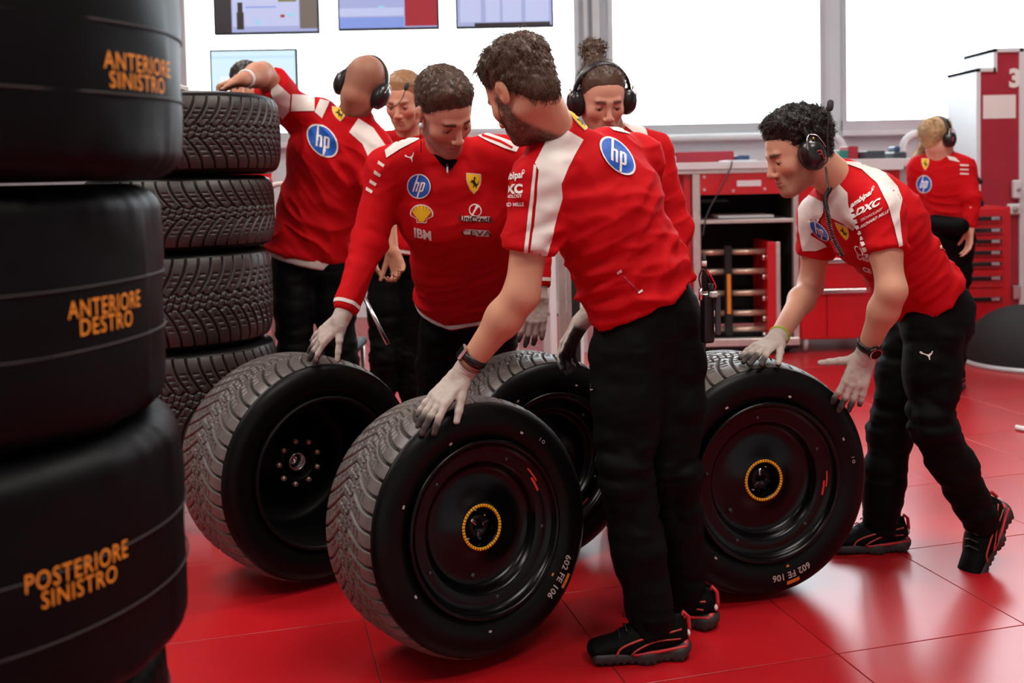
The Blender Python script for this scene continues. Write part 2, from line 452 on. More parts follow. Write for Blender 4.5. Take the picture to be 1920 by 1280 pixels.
S2 = [('scr_blue', 0, .66, 0, .16), ('scr_pale', 0, .66, .18, .30), ('scr_lilac', 0, .66, .32, .5), ('scr_pale', 0, .66, .52, .6), ('scr_blue', 0, .66, .62, .9), ('scr_red', .67, 1, .02, 1), ('scr_cyan', .40, .46, .30, .33)]
monitor(637, 820, -72, 54, 6.4, .01, 'middle hanging screen with blue rows and a dark red field at right', ('scr_lilac', S2))
S3 = [('scr_pale', .03, .97, .06, .98), ('scr_lilac', .25, .30, .06, .98), ('scr_lilac', .45, .48, .06, .98), ('scr_lilac', .68, .72, .06, .98), ('scr_black', .18, .98, 0, .05)]
monitor(858, 1035, -72, 50, 6.4, 0, 'rightmost hanging screen with plain pale lilac columns', ('scr_lilac', S3))
emat('scr_dim', (.62, .80, .88)); emat('scr_dim2', (.50, .72, .85))
mo = monitor(400, 556, 97, 215, 6.2, .03, 'pale blue desk monitor behind the raised bare arm', ('scr_dim', [('scr_dim2', 0, 1, .88, .92), ('scr_white', .1, .5, .3, .6)]), hang=False)
ma = np.array(mo.location); 
zb = ma[2] - .3
mb = MB().box(-.02, .02, .05, .08, -(ma[2]) + .98, 0).box(-.14, .14, -.05, .18, -(ma[2]) + .96, -(ma[2]) + .98, .004)
mk('stand', np.concatenate(mb.v), mb.f, 'frame_alu', mo, local=True, smooth=False)

# desk under the lower monitor, its top and frame
def table(x0, x1, y0, y1, z, label, leg='frame_alu', top='white_plain'):
    root = empty('work_table', ((x0 + x1) / 2, (y0 + y1) / 2, 0))
    MB().box(x0, x1, y0, y1, z - .04, z, .004).build('table_top', top, root)
    for x in (x0 + .04, x1 - .04):
        for y in (y0 + .04, y1 - .04):
            MB().box(x - .025, x + .025, y - .025, y + .025, 0, z - .04).build('leg', leg, root)
    return tag(root, label, 'table')
table(P(352, 300, 6.2)[0], P(620, 300, 6.2)[0], 5.9, 6.7, .96, 'pale work table under the lower blue monitor')

# long pale counter seen between the heads and posts below it
cx0, cx1 = P(880, 260, 7.4)[0], P(1100, 260, 7.4)[0]
root = empty('display_counter', ((cx0 + cx1) / 2, 7.6, 0))
zt = P(960, 243, 7.4)[2]
MB().box(cx0, cx1, 7.4, 7.9, zt - .07, zt, .006).build('counter_top', 'white_paint', root)
for x in np.linspace(cx0 + .04, cx1 - .05, 4): MB().box(x - .035, x + .035, 7.45, 7.52, 0, zt - .07).build('leg', 'frame_alu', root)
MB().box(cx0 + .08, cx1 - .08, 7.6, 7.64, .35, zt - .2).build('back_panel', 'frame_alu', root)
MB().box(cx0 + .02, cx1 - .02, 7.42, 7.86, .30, .36).build('shelf', 'frame_alu', root)
tag(root, 'pale high counter with metal legs behind the man facing left', 'counter')
# white rounded column pieces right of the man in the middle (aluminium stand)
root = empty('aluminium_stand', (P(1058, 500, 5.2)[0], 5.2, 0))
for a, b, m in ((1030, 1042, 'white_paint'), (1046, 1060, 'alu'), (1062, 1070, 'alu'), (1086, 1092, 'white_paint')):
    MB().box(P(a, 500, 5.2)[0], P(b, 500, 5.2)[0], 5.18, 5.24, 0.02, 1.15, .003).build('upright', m, root)
MB().box(P(1068, 500, 5.2)[0], P(1088, 500, 5.2)[0], 5.2, 5.22, .1, 1.12).build('panel', 'black_matt', root)
MB().box(P(1026, 500, 5.2)[0], P(1096, 500, 5.2)[0], 5.1, 5.32, 0, .03).build('base', 'alu', root)
tag(root, 'aluminium stand of upright bars between the man in quarter-zip and the bending man', 'stand')

# ------------------------------------------------------------------ long workbench
BY = 7.2
def X(px, Y=BY, py=450): return P(px, py, Y)[0]
def Z(py, px=1400, Y=BY): return P(px, py, Y)[2]
bench = empty('workbench', (X(1390), BY + .4, 0))
tag(bench, 'red and aluminium workbench with open bays and a rack of copper-coloured bars', 'workbench')
D = .75
def bb(name, px0, px1, z0, z1, y0, y1, m, par=bench, bev=.003): return MB().box(X(px0), X(px1), BY + y0, BY + y1, z0, z1, bev).build(name, m, par)
zt = Z(308, 1400)
bb('worktop', 1240, 1497, zt - .03, zt + .02, -.03, D, 'white_paint')
bb('edge_rail', 1240, 1497, zt - .06, zt - .03, -.01, .03, 'alu')
for a, b in ((1300, 1314), (1488, 1498)): bb('upright', a, b, .10, zt - .06, 0, .05, 'alu')
bb('upright', 1243, 1250, .10, zt - .06, 0, .05, 'alu')
dr = bb('drawer', 1314, 1488, Z(364), Z(320), .005, .6, 'red_lacquer')
bb('drawer_label', 1383, 1428, Z(349), Z(338), -.002, .004, 'white_paint', dr, 0)
for a, b in ((1322, 330), (1322, 354), (1376, 357), (1435, 355)):
    MB().lathe([(0.0001, -.006), (.009, -.006), (.012, 0)], 12, T=frame_T((X(a), BY + .004, Z(b)))).build('screw', 'alu', dr)
bb('side_bay', 1250, 1300, Z(620), zt - .06, .35, .6, 'dark_red')
bb('back_panel', 1250, 1490, .12, zt - .06, D - .05, D - .02, 'dark_inside')
bb('side_panel', 1286, 1299, .12, zt - .06, .05, D - .05, 'red_lacquer')
bb('side_panel', 1489, 1494, .12, zt - .06, .05, D - .05, 'black_matt')
bb('shelf', 1314, 1488, Z(418), Z(411), 0, D - .06, 'alu')
bb('laptop_tray', 1350, 1455, Z(409), Z(404), .05, .4, 'frame_alu')
bb('socket_strip', 1335, 1400, Z(384), Z(376), .6, .66, 'black_plastic')
bb('base_rail', 1300, 1497, Z(648), Z(634), -.02, .05, 'alu')
bb('base_plate', 1300, 1497, Z(655), Z(648), 0, D, 'black_matt')
bb('rack_side', 1440, 1456, Z(632), Z(455), .02, .45, 'red_lacquer')
bb('rack_edge', 1456, 1464, Z(632), Z(455), .015, .05, 'alu')
for py in (474, 511, 552, 590, 621):
    y0 = BY + .10; z = Z(py)
    MB().tube([(X(1316), y0, z), (X(1362), y0, z)], .022, 10).tube([(X(1377), y0, z), (X(1440), y0, z)], .022, 10).build('rack_bar', 'copper_bar', bench, smooth=True)
    MB().ell((X(1437), y0 - .02, z - .04), (.016, .016, .022)).build('rack_clip', 'steel', bench, smooth=True)
bb('strap', 1363, 1376, Z(632), Z(462), .07, .12, 'black_matt')
bb('strap_stripe', 1366, 1373, Z(590), Z(515), .062, .07, 'orange_mark', bench, 0)
for x in (1320, 1480):
    MB().lathe([(.0001, -.02), (.05, -.02), (.055, 0), (.05, .02), (.0001, .02)], 16, T=frame_T((X(x), BY + .1, .055))).build('castor', 'black_plastic', bench, smooth=True)

cab = empty('drawer_cabinet', (X(1570), BY + .4, 0))
tag(cab, 'low red drawer cabinet with long silver handles behind the curly haired man', 'cabinet')
def cb(name, px0, px1, z0, z1, y0, y1, m, par=cab, bev=.003): return MB().box(X(px0), X(px1), BY + y0, BY + y1, z0, z1, bev).build(name, m, par)
cb('body', 1500, 1690, Z(636, 1570), zt - .06, .02, D, 'red_lacquer')
cb('cabinet_top', 1498.5, 1692, zt - .06, zt + .02, -.03, D, 'white_paint')
for (p0, p1) in ((486, 385), (540, 490), (634, 547)):
    for (a, b) in ((1502, 1549), (1551, 1688)) if p0 == 634 else ((1502, 1688),):
        d = cb('drawer', a, b, Z(p0, 1570), Z(p1, 1570), 0, .03, 'red_lacquer')
for py in (488, 545):
    cb('handle', 1512, 1622, Z(py + 4, 1570), Z(py - 4, 1570), -.03, 0, 'steel')
    cb('handle', 1632, 1676, Z(py + 4, 1570), Z(py - 4, 1570), -.03, 0, 'steel')
for x in (1512, 1660):
    c = (X(x), BY + .08, .075)
    q = MB().lathe([(.0001, -.018), (.06, -.018), (.07, -.008), (.07, .008), (.06, .018), (.0001, .018)], 20, T=frame_T(c, (0, 1, 0), (1, 0, 0), (0, 0, 1)))
    castor = q.build('castor', 'frame_alu', cab, smooth=True)
    MB().box(c[0] - .03, c[0] + .03, c[1] - .05, c[1] + .05, .14, .16).box(c[0] - .03, c[0] - .024, c[1] - .03, c[1] + .03, .06, .14).build('fork', 'steel', castor)

# things on the worktop
zt += .02
def thing_box(name, px0, px1, h, y0, y1, m, label, cat, z=None, grp=None):
    z = zt if z is None else z
    o = MB().box(X(px0), X(px1), BY + y0, BY + y1, z + .0005, z + h, min(.004, h / 4)).build(name, m, None, ((X(px0) + X(px1)) / 2, BY + (y0 + y1) / 2, z))
    return tag(o, label, cat, grp)
thing_box('red_case', 1286, 1404, .085, .45, .7, 'dark_red', 'long dark red case at the back of the worktop', 'case')
thing_box('paper_stack', 1368, 1425, .012, .05, .35, 'white_paint', 'white papers on the worktop in front of the dark red case', 'paper')
thing_box('green_box', 1258, 1282, .05, .3, .5, 'white_paint', 'small white and green box at the left end of the worktop', 'box')
mat('teal', (.02, .16, .13), .5); mat('blue_case', (.03, .08, .18), .4); mat('grey_dark', (.04, .045, .055), .45)
o = bpy.data.objects['green_box']; MB().box(X(1259), X(1272), BY + .298, BY + .3, zt + .006, zt + .03).build('green_panel', 'teal', o)
for px0, px1, h, y0, y1, m, lab in ((1408, 1432, .05, .4, .6, 'blue_case', 'small blue and green pouch beside the dark red case'),):
    thing_box('pouch', px0, px1, h, y0, y1, m, lab, 'pouch')
items = [(1600, 1618, .07, .3, .5, 'teal', 'tool_tray', 'small teal tray of tools behind the bending man'),
         (1622, 1642, .10, .35, .55, 'dark_red', 'parts_box', 'dark red parts box behind the bending man'),
         (1645, 1680, .06, .2, .5, 'grey_dark', 'cordless_tool', 'dark grey cordless tool lying on the right half of the worktop')]
# right-hand stretch of worktop on its own trestle
rb = empty('white_bench', (X(1735), BY + .6, 0))
MB().box(X(1694), X(1758), BY + .05, BY + .9, zt - .06, zt - .001, .004).build('bench_top', 'white_paint', rb)
for x in (1702, 1750): MB().box(X(x) - .03, X(x) + .03, BY + .1, BY + .8, 0, zt - .06).build('leg', 'frame_alu', rb)
tag(rb, 'white bench top between the bending man and the blonde woman', 'bench')
for (a, b, h, y0, y1, m, nm, lab) in items: thing_box(nm, a, b, h, y0, y1, m, lab, nm.split('_')[-1], z=zt)
root = empty('camera_gear', (X(1709), BY + .3, zt))
MB().box(X(1697), X(1722), BY + .2, BY + .4, zt, zt + .05, .01).build('body', 'grey_dark', root)
MB().box(X(1700), X(1712), BY + .22, BY + .36, zt + .05, zt + .09, .01).build('top', 'blue_case', root)
tag(root, 'black and blue battery charger on the white bench', 'charger')
# cable hanging from the worktop
o = MB().tube(bez([(X(1372), BY - .04, zt + .004), (X(1366), BY - .06, zt - .06), (X(1345), BY - .05, Z(360)), (X(1325), BY - .03, Z(400)), (X(1316), BY - .03, Z(440))], 8), .006, 6).build('cable', 'grey_dark', None, (X(1345), BY - .05, Z(380)), smooth=True)
tag(o, 'thin dark cable hanging down in front of the open bench bay', 'cable')

# ------------------------------------------------------------------ right side: tool chest, tall case
TY = 7.3
def X2(px, py=450, Y=TY): return P(px, py, Y)[0]
def Z2(py, px=1860, Y=TY): return P(px, py, Y)[2]
ch = empty('tool_chest', (X2(1860), TY + .3, 0)); tag(ch, 'red tool chest with seven black-handled drawers at right edge', 'tool chest')
MB().box(X2(1770), X2(1898), TY + .02, TY + .6, Z2(622), Z2(388), .006).build('body', 'red_lacquer', ch)
rows = [391, 421, 442, 462, 484, 506, 541, 600]
ys = [409, 431, 452, 473, 494, 521, 560]
for k, py in enumerate(ys):
    d = MB().box(X2(1775), X2(1882), TY, TY + .02, Z2(rows[k + 1] - 2), Z2(rows[k]), .004).build('drawer', 'red_lacquer', ch)
    h = MB().box(X2(1812), X2(1876), TY - .025, TY, Z2(py + 3.5), Z2(py - 3.5), .004).build('handle', 'black_plastic', d)
    MB().box(X2(1856), X2(1872), TY - .028, TY - .02, Z2(py + 3), Z2(py - 3), .002).build('latch', 'steel', d)
for x in (1790, 1836, 1890):
    MB().lathe([(.0001, -.018), (.045, -.018), (.05, 0), (.045, .018), (.0001, .018)], 14, T=frame_T((X2(x), TY + .12, .05))).build('castor', 'alu', ch, smooth=True)
MB().box(X2(1775), X2(1895), TY + .05, TY + .55, .10, Z2(622), 0).build('plinth', 'black_matt', ch)
tc = empty('tall_flight_case', (X2(1875), TY + 1.0, 0)); tag(tc, 'tall dark red flight case with stepped top, white trim and number 3', 'case')
CY = 7.95
def X3(px): return P(px, 300, CY)[0]
def Z3(py): return P(1875, py, CY)[2]
MB().box(X3(1835), X3(1912), CY, CY + .5, .02, Z3(134)).build('panel', 'dark_red', tc)
MB().box(X3(1866), X3(1912), CY, CY + .5, Z3(134), Z3(96)).build('upper_panel', 'dark_red', tc)
e = MB(); y0, y1 = CY - .015, CY + .515
e.box(X3(1829), X3(1837), y0, y1, 0, Z3(128)); e.box(X3(1829), X3(1866), y0, y1, Z3(134), Z3(127)); e.box(X3(1861), X3(1868), y0, y1, Z3(134), Z3(92)); e.box(X3(1861), X3(1918), y0, y1, Z3(98), Z3(90))
e.box(X3(1910), X3(1920), y0, y1, 0, Z3(92)); e.build('edge_trim', 'white_paint', tc)
MB().box(X3(1843), X3(1904), CY - .004, CY, Z3(222), Z3(178)).build('paper_sheet', 'white_ink', tc)
v, f = text_mesh('3', .05, step=None)
hh = (Z3(130) - Z3(163)); mk('number', np.stack([X3(1902) + v[:, 0] * hh, np.full(len(v), CY - .006), (Z3(146)) + v[:, 1] * hh], 1), f, 'white_ink', tc, smooth=False)
o2 = MB().box(X3(1896), X3(1912), CY - .03, CY, Z3(560), Z3(535), .004).build('hinge', 'steel', tc)
MB().box(X3(1921), X3(1990), CY, CY + .5, 0.02, Z3(92)).build('side_panel', 'dark_red', tc)
o = MB().box(X3(1920), X3(1926), CY - .02, CY, 0.3, Z3(92)).build('yellow_edge', 'yellow_mark', tc)
# joystick-like grip standing on the chest
jz = Z2(388)
root = empty('hand_controller', (X2(1852), TY + .2, jz)); tag(root, 'black grip-handled controller standing on the red tool chest', 'controller')
jx = X2(1850); jy = TY + .2
MB().box(jx - .055, jx + .055, jy - .05, jy + .05, jz, jz + .045, .01).build('base', 'black_plastic', root)
MB().tube(bez([(jx, jy, jz + .04), (jx + .005, jy, jz + .10), (jx - .01, jy, jz + .16), (jx - .012, jy, jz + .19)], 5), [.02] * 4 + [.026] * 6 + [.03] * 6, 10).build('stick', 'black_plastic', root, smooth=True)
MB().box(jx - .055, jx + .035, jy - .04, jy + .04, jz + .17, jz + .215, .012).box(jx + .02, jx + .06, jy - .02, jy + .02, jz + .16, jz + .20, .008).build('head', 'black_plastic', root)
for i, (px, py0, py1, w, lab) in enumerate(((1901, 372, 338, .03, 'white dispenser fixed high on the tall case beside the controller'), (1895, 402, 382, .045, 'white tape roll holder below the dispenser beside the tool chest'))):
    a = X3(px); o = MB().box(a - w, a + w, CY - .07, CY - .016, Z3(py1 + (py0 - py1)), Z3(py1), .01).build(('dispenser', 'tape_holder')[i], 'white_paint', None, (a, CY - .04, Z3(py0)))
    MB().lathe([(.0001, -.01), (w * .5, -.01), (w * .5, 0)], 16, T=frame_T((a, CY - .071, Z3((py0 + py1) / 2)))).build('window_ring', 'grey_ink', o, smooth=True); tag(o, lab, ('dispenser', 'holder')[i])
# black dome by the right edge
DYc = 6.7; a = P(1925, 655, DYc); rr = (P(1925, 655, DYc) - P(1812, 655, DYc))[0]
hd = P(1900, 580, DYc)[2]
root = empty('black_dome', (a[0], DYc, 0)); tag(root, 'black fabric dome lying on the red floor at right edge', 'dome')
MB().lathe([(rr * math.cos(t), hd * math.sin(t) + .03) for t in np.linspace(0, PI / 2 - .001, 14)], 40, T=(np.array([[1, 0, 0], [0, 0, 1], [0, 1, 0.]]), np.array([a[0], DYc, 0]))).build('dome', 'black_matt', root, smooth=True)
MB().lathe([(rr * 1.02, 0.001), (rr * 1.04, .012), (rr * 1.0, .03), (rr * .9, .03)], 40, T=(np.array([[1, 0, 0], [0, 0, 1], [0, 1, 0.]]), np.array([a[0], DYc, 0]))).build('rim', 'frame_alu', root, smooth=True)
# small white thing on the floor at the right edge
a = Pz(1905, 806); b = Pz(1935, 812)
o = MB().tube([(a[0], a[1], .014), (b[0], b[1], .014)], .013, 12).build('white_pen', 'white_plain', None, (a[0], a[1], 0), smooth=True); tag(o, 'white marker pen lying on the floor at right edge', 'pen')

# red bin with pale box seen between the legs
BX = 6.9
def X4(px): return P(px, 600, BX)[0]
def Z4(py): return P(755, py, BX)[2]
root = empty('red_crate', (X4(765), BX + .2, 0)); tag(root, 'red crate with pale patterned front seen between the legs', 'crate')
MB().box(X4(722), X4(850), BX, BX + .5, 0.0, Z4(500), .004).build('body', 'red_lacquer', root)
mat('pale_grid', (.55, .36, .28), .6, noise=(50, .8, 1.1))
MB().box(X4(730), X4(850), BX - .012, BX, Z4(655), Z4(572), .004).build('front_panel', 'pale_grid', root)
MB().box(X4(730), X4(850), BX - .018, BX, Z4(596), Z4(574), .004).build('front_band', 'white_cloth', root)
# chair back glimpsed left of the bald man
CHY = 4.9; a0 = P(506, 420, CHY); t0 = P(509, 345, CHY); w = .34
root = empty('steel_chair', (a0[0] + .2, CHY, 0)); tag(root, 'chair with pale tubular back between tyre stack and bald man', 'chair')
q = [(a0[0], CHY, .0), (a0[0], CHY, t0[2] - .05)] + [(a0[0] + .05 * (1 - math.cos(t)), CHY, t0[2] - .05 + .05 * math.sin(t)) for t in np.linspace(.2, PI / 2, 5)] + [(a0[0] + w, CHY, t0[2])] + [(a0[0] + w + .05, CHY, t0[2] - .05), (a0[0] + w + .05, CHY, 0)]
MB().tube(q, .013, 10).build('back_frame', 'white_cloth', root, smooth=True)
MB().box(a0[0], a0[0] + w + .05, CHY + .02, CHY + .42, .44, .48, .01).build('seat', 'black_matt', root)
for x in (a0[0] + .02, a0[0] + w + .03): MB().tube([(x, CHY + .4, 0), (x, CHY + .38, .44)], .012, 8).build('leg', 'alu', root, smooth=True)
# ------------------------------------------------------------------ wheels and tyres (local axis = Y, outer face towards -Y)
R0 = 0.36
def tread_mesh(w, pitches=48, nu=20, nv=76):
    N = pitches * nu; hw = w / 2 - .018
    u = np.arange(N) / nu; v = np.linspace(-1, 1, nv)
    U, V = np.meshgrid(u, v, indexing='ij'); av = np.abs(V)
    Up = U + np.where(V > 0, .5, 0)
    phi = 1.7 * (1 - av) ** 1.8; slope = 3.0 * (1 - av) ** .8
    fr = np.mod(Up + phi, 1.0); dist = np.minimum(fr, 1 - fr)
    wd = .105 * np.sqrt(1 + (slope * .25) ** 2)
    def g(x, w_): return np.clip(1.6 * (1 - (x / w_)), 0, 1)
    gr = np.where(av > .16, g(dist, wd), 0)
    # zigzag rings near the middle, and a centre groove
    gr = np.maximum(gr, g(np.abs(av - .17 - .035 * np.sin(2 * PI * (Up + phi))), .028))
    gr = np.maximum(gr, np.where(av < .17, g(np.minimum(np.mod(U * 2 + V * 2.2, 1), 1 - np.mod(U * 2 + V * 2.2, 1)), .10), 0))
    gr = np.maximum(gr, g(np.abs(V - .03 * np.sin(2 * PI * U)), .022) * .8)
    # pairs of short slots between the long grooves
    for c0 in (.36, .50, .63):
        gr = np.maximum(gr, np.where((fr > .30) & (fr < .78), g(np.abs(av - c0), .024), 0) * .7)
    gr = np.maximum(gr, np.where((av > .30) & (av < .46), g(np.abs(fr - .5), .05), 0) * .6)
    r = R0 - .004 * V ** 2 - .012 * av ** 6 - .0095 * gr
    a = 2 * PI * U / pitches
    vv = np.stack([r * np.cos(a), V * hw, r * np.sin(a)], -1).reshape(-1, 3)
    i = np.arange(N)[:, None]; j = np.arange(nv - 1)[None]; i2 = (i + 1) % N
    F = np.stack([i * nv + j, i2 * nv + j, i2 * nv + j + 1, i * nv + j + 1], -1).reshape(-1, 4)
    me = bpy.data.meshes.new('tread'); me.from_pydata(vv.tolist(), [], F.tolist())
    me.materials.append(MATS['rubber_tread'])
    ca = me.color_attributes.new('Col', 'FLOAT_COLOR', 'POINT'); c4 = np.ones((len(vv), 4), dtype=np.float32)
    c4[:, :3] = (np.array([.085, .074, .066]) * (1 - gr.reshape(-1, 1)) + np.array([.008, .0075, .007]) * gr.reshape(-1, 1)); ca.data.foreach_set('color', c4.ravel()); me.polygons.foreach_set('use_smooth', np.ones(len(F), dtype=bool)); me.update()
    return me
TREAD = {}
def loc_obj(name, mb, m, parent, smooth=True, me=None):
    if me is not None: o = bpy.data.objects.new(name, me); link(o); o.parent = parent; return o
    return mk(name, np.concatenate(mb.v), mb.f, m, parent, local=True, smooth=smooth)
CACHE = {}
def shared(key, fn):
    if key not in CACHE: CACHE[key] = fn()
    return CACHE[key]
def mesh_of(mb, m, smooth=True):
    o = mk('tmp', np.concatenate(mb.v), mb.f, m, None, local=True, smooth=smooth); me = o.data; bpy.data.objects.remove(o); return me
def tyre_parts(root, w, shaded=False):
    if w not in TREAD: TREAD[w] = tread_mesh(w)
    hw = w / 2; ht = hw - .018
    def carcass():
        def side(s): return [(R0 - .0155, s * (ht - .001)), (R0 - .020, s * (ht + .006)), (.325, s * (hw - .002)), (.305, s * (hw + .004)), (.283, s * (hw + .004)), (.262, s * (hw - .002)), (.247, s * (hw - .012)), (.240, s * (hw - .016)), (.236, s * (hw - .03))]
        p = side(-1)[::-1] + [(R0 - .014, 0)] + side(1); pr = []
        return mesh_of(MB().lathe(p, 128), 'rubber_side')
    loc_obj('sidewalls', None, None, root, me=shared(('c', w), carcass))
    def dark():  # same tread with the stack's shade painted into its vertex colours
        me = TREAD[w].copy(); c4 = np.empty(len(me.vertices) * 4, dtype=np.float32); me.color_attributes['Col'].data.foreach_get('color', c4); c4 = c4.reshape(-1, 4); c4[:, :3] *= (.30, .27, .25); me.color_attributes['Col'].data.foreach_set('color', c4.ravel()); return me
    loc_obj('tread', None, None, root, me=shared(('d', w), dark) if shaded else TREAD[w])
def arc_text(root, s, r, a0, h, y, m, name='marking', bold=.03, space=1.05):
    """text running round a wheel face with its tops outward; a0 = centre angle as seen from outside (-Y)"""
    v, f = text_mesh(s, bold, step=.6, space=space)
    ang = a0 - v[:, 0] * h / r; rad = r + v[:, 1] * h
    yy = np.full(len(v), y) if np.isscalar(y) else y(rad)
    vv = np.stack([rad * np.cos(ang), yy, rad * np.sin(ang)], 1)
    return mk(name, vv, f, m, root, local=True, smooth=False)
def face_patch(root, r0, r1, a0, a1, y, m, name='marking', n=6):
    V = []; F = []
    for k in range(n + 1):
        a = a0 + (a1 - a0) * k / n
        for r in (r0, r1): V.append((r * math.cos(a), y(r) if callable(y) else y, r * math.sin(a)))
    for k in range(n): F.append((2 * k, 2 * k + 1, 2 * k + 3, 2 * k + 2))
    return mk(name, V, F, m, root, local=True, smooth=False)
def wheel(label, facepx, yaw, w, spin=0, lean=0, inboard=False, size=1.0):
    """facepx = pixel of the face centre; yaw = turn of the outward axis from the camera's side"""
    hw = w / 2 * size; z = R0 * size
    fc = Pz(facepx[0], facepx[1], z)
    Rz = Matrix.Rotation(yaw, 4, 'Z'); Rx = Matrix.Rotation(lean, 4, 'X'); Ry = Matrix.Rotation(spin, 4, 'Y')
    R = Rz @ Rx @ Ry
    axis = np.array((Rz @ Rx).to_3x3() @ Vector((0, -1, 0)))
    c = fc - axis * hw
    # rest it on the floor
    low = z * math.cos(lean) + (hw - .03) * abs(math.sin(lean)); c[2] = low - .0015
    root = empty('wheel', c); root.rotation_euler = R.to_euler(); root.scale = (size,) * 3; hw = w / 2
    tag(root, label, 'wheel', 'wet-weather racing wheels on the floor')
    tyre_parts(root, w)
    b = -(hw)
    sy = lambda r: -(hw + .0055 - np.clip(np.asarray(r) - .31, 0, 1) * .52)
    if not inboard:
        def rim():
            p = [(.238, b + .035), (.243, b - .002), (.240, b - .008), (.234, b - .008), (.229, b + .000), (.226, b + .016), (.205, b + .020), (.186, b + .018), (.176, b + .024),
                 (.170, b + .040), (.164, b + .052), (.150, b + .056), (.12, b + .052), (.085, b + .040), (.072, b + .032), (.066, b + .030), (.0535, b + .030), (.052, b + .034), (.050, b + .09)]
            return mesh_of(MB().lathe(p, 128), 'rim_black')
        rimo = loc_obj('rim', None, None, root, me=shared(('r', w), rim))
        def hub():
            m_ = MB().lathe([(.050, b + .09), (.034, b + .085), (.033, b + .05), (.028, b + .045), (.016, b + .045), (.015, b + .07), (.0001, b + .07)], 32)
            return mesh_of(m_, 'rim_dark')
        ho = loc_obj('hub', None, None, rimo, me=shared(('h', w), hub))
        def pins():
            q = MB()
            for k in range(7):
                a = 2 * PI * k / 7 + .3; ca, sa = math.cos(a), math.sin(a)
                q.lathe([(.0001, -.02), (.005, -.02), (.006, 0)], 10, T=(np.eye(3), np.array([.041 * ca, b + .085, .041 * sa])))
            for k in range(3):
                a = 2 * PI * k / 3 + 1.0; q.box(.012, .034, b + .040, b + .046, -.004, .004, .001, T=(np.array([[math.cos(a), 0, -math.sin(a)], [0, 1, 0], [math.sin(a), 0, math.cos(a)]]), np.zeros(3)))
            return mesh_of(q, 'steel')
        loc_obj('hub_pins', None, None, rimo, me=shared(('p', w), pins))
        def ring():
            q = MB()
            for k in range(44):
                a = 2 * PI * k / 44; q.lathe([(.0545, b + .0285), (.0555, b + .0262), (.0625, b + .0262), (.0635, b + .0285)], 2, a0=a, a1=a + 2 * PI / 44 * .80)
            return mesh_of(q, 'yellow_mark')
        loc_obj('marker_ring', None, None, rimo, me=shared(('y', w), ring))
        bolt = shared(('b', w), lambda: mesh_of(MB().lathe([(.0001, -.0025), (.0045, -.0025), (.0055, 0)], 12), 'bolt_grey'))
        for k in range(5):
            a = 2 * PI * k / 5 + .5; o_ = loc_obj('cover_bolt', None, None, rimo, me=bolt); o_.location = (.196 * math.cos(a), b + .0185, .196 * math.sin(a))
        o_ = loc_obj('valve', None, None, rimo, me=bolt); o_.scale = (1.6, 3, 1.6); o_.location = (.135 * math.cos(-1.1), b + .054, .135 * math.sin(-1.1))
        arc_text(root, '602 FE 106', .292, 0, .020, sy, 'grey_ink', 'chalk_writing', .02)
        face_patch(root, .307, .321, -.07, .07, lambda r: sy(r) - .001, 'orange_mark', 'orange_label', 4)
        face_patch(root, .262, .268, -.035, -.0, -(hw + .001), 'orange_mark', 'orange_tag', 2)
        face_patch(root, .208, .214, 1.15, 1.38, b + .0185, 'red_ink', 'red_marking', 5); face_patch(root, .198, .205, 1.02, 1.24, b + .0185, 'red_ink', 'red_marking', 5)
        for a, r in ((1.72, .275), (2.6, .262), (3.4, .270), (4.3, .266), (5.3, .27)):
            face_patch(root, r, r + .006, a, a + .035, sy, 'grey_ink', 'small_marking', 2)
        arc_text(root, '1 O', .292, 1.48, .010, sy, 'grey_ink', 'small_writing', .02)
    else:
        def rim():
            p = [(.238, b + .035), (.243, b - .002), (.240, b - .008), (.234, b - .008), (.229, b + .0), (.224, b + .04), (.218, b + .10), (.214, b + .24), (.20, b + .27), (.12, b + .25), (.066, b + .19), (.060, b + .185), (.052, b + .19), (.046, b + .25), (.030, b + .26)]
            return mesh_of(MB().lathe(p, 128), 'rim_dark')
        rimo = loc_obj('rim', None, None, root, me=rim())
        q = MB().lathe([(.030, b + .26), (.031, b + .20), (.028, b + .195), (.024, b + .20), (.022, b + .26)], 32).lathe([(.0001, b + .215), (.012, b + .22), (.016, b + .235), (.017, b + .26)], 24)
        loc_obj('hub', q, 'steel', rimo)
        q = MB()
        for k in range(9):
            a = 2 * PI * k / 9; q.lathe([(.0001, -.012), (.008, -.012), (.0095, 0)], 12, T=(np.eye(3), np.array([.072 * math.cos(a), b + .192, .072 * math.sin(a)])))
        loc_obj('drive_pins', q, 'copper_bar', rimo)
    # back of the far side: plain closing barrel
    def back():
        s = 1; return mesh_of(MB().lathe([(.236, hw - .03), (.243, hw + .002), (.234, hw + .006), (.226, hw), (.220, hw - .05), (.215, hw - .08), (.07, hw - .10), (.05, hw - .06), (.0001, hw - .06)], 64), 'rim_dark')
    loc_obj('rim_back', None, None, rimo, me=shared(('k', w), back))
    return root
W_NEAR = wheel('nearest wheel, gloved hand on its tread, lettered sidewall and yellow hub ring', (914, 1012), .58, .33, spin=.68, lean=-.12, size=.955)
W_RIGHT = wheel('rightmost wheel on the floor, rolled by the curly haired man', (1441, 908), .27, .375, spin=1.33, lean=-.02)
W_LEFT = wheel('leftmost wheel on the floor with deep dark hub facing the camera', (612, 890), .68, .36, spin=.4, lean=-.03, inboard=True)
W_BACK = wheel('rear wheel on the floor half hidden behind the nearest wheel', (1040, 868), .50, .31, spin=2.2, lean=-.02, size=.96)

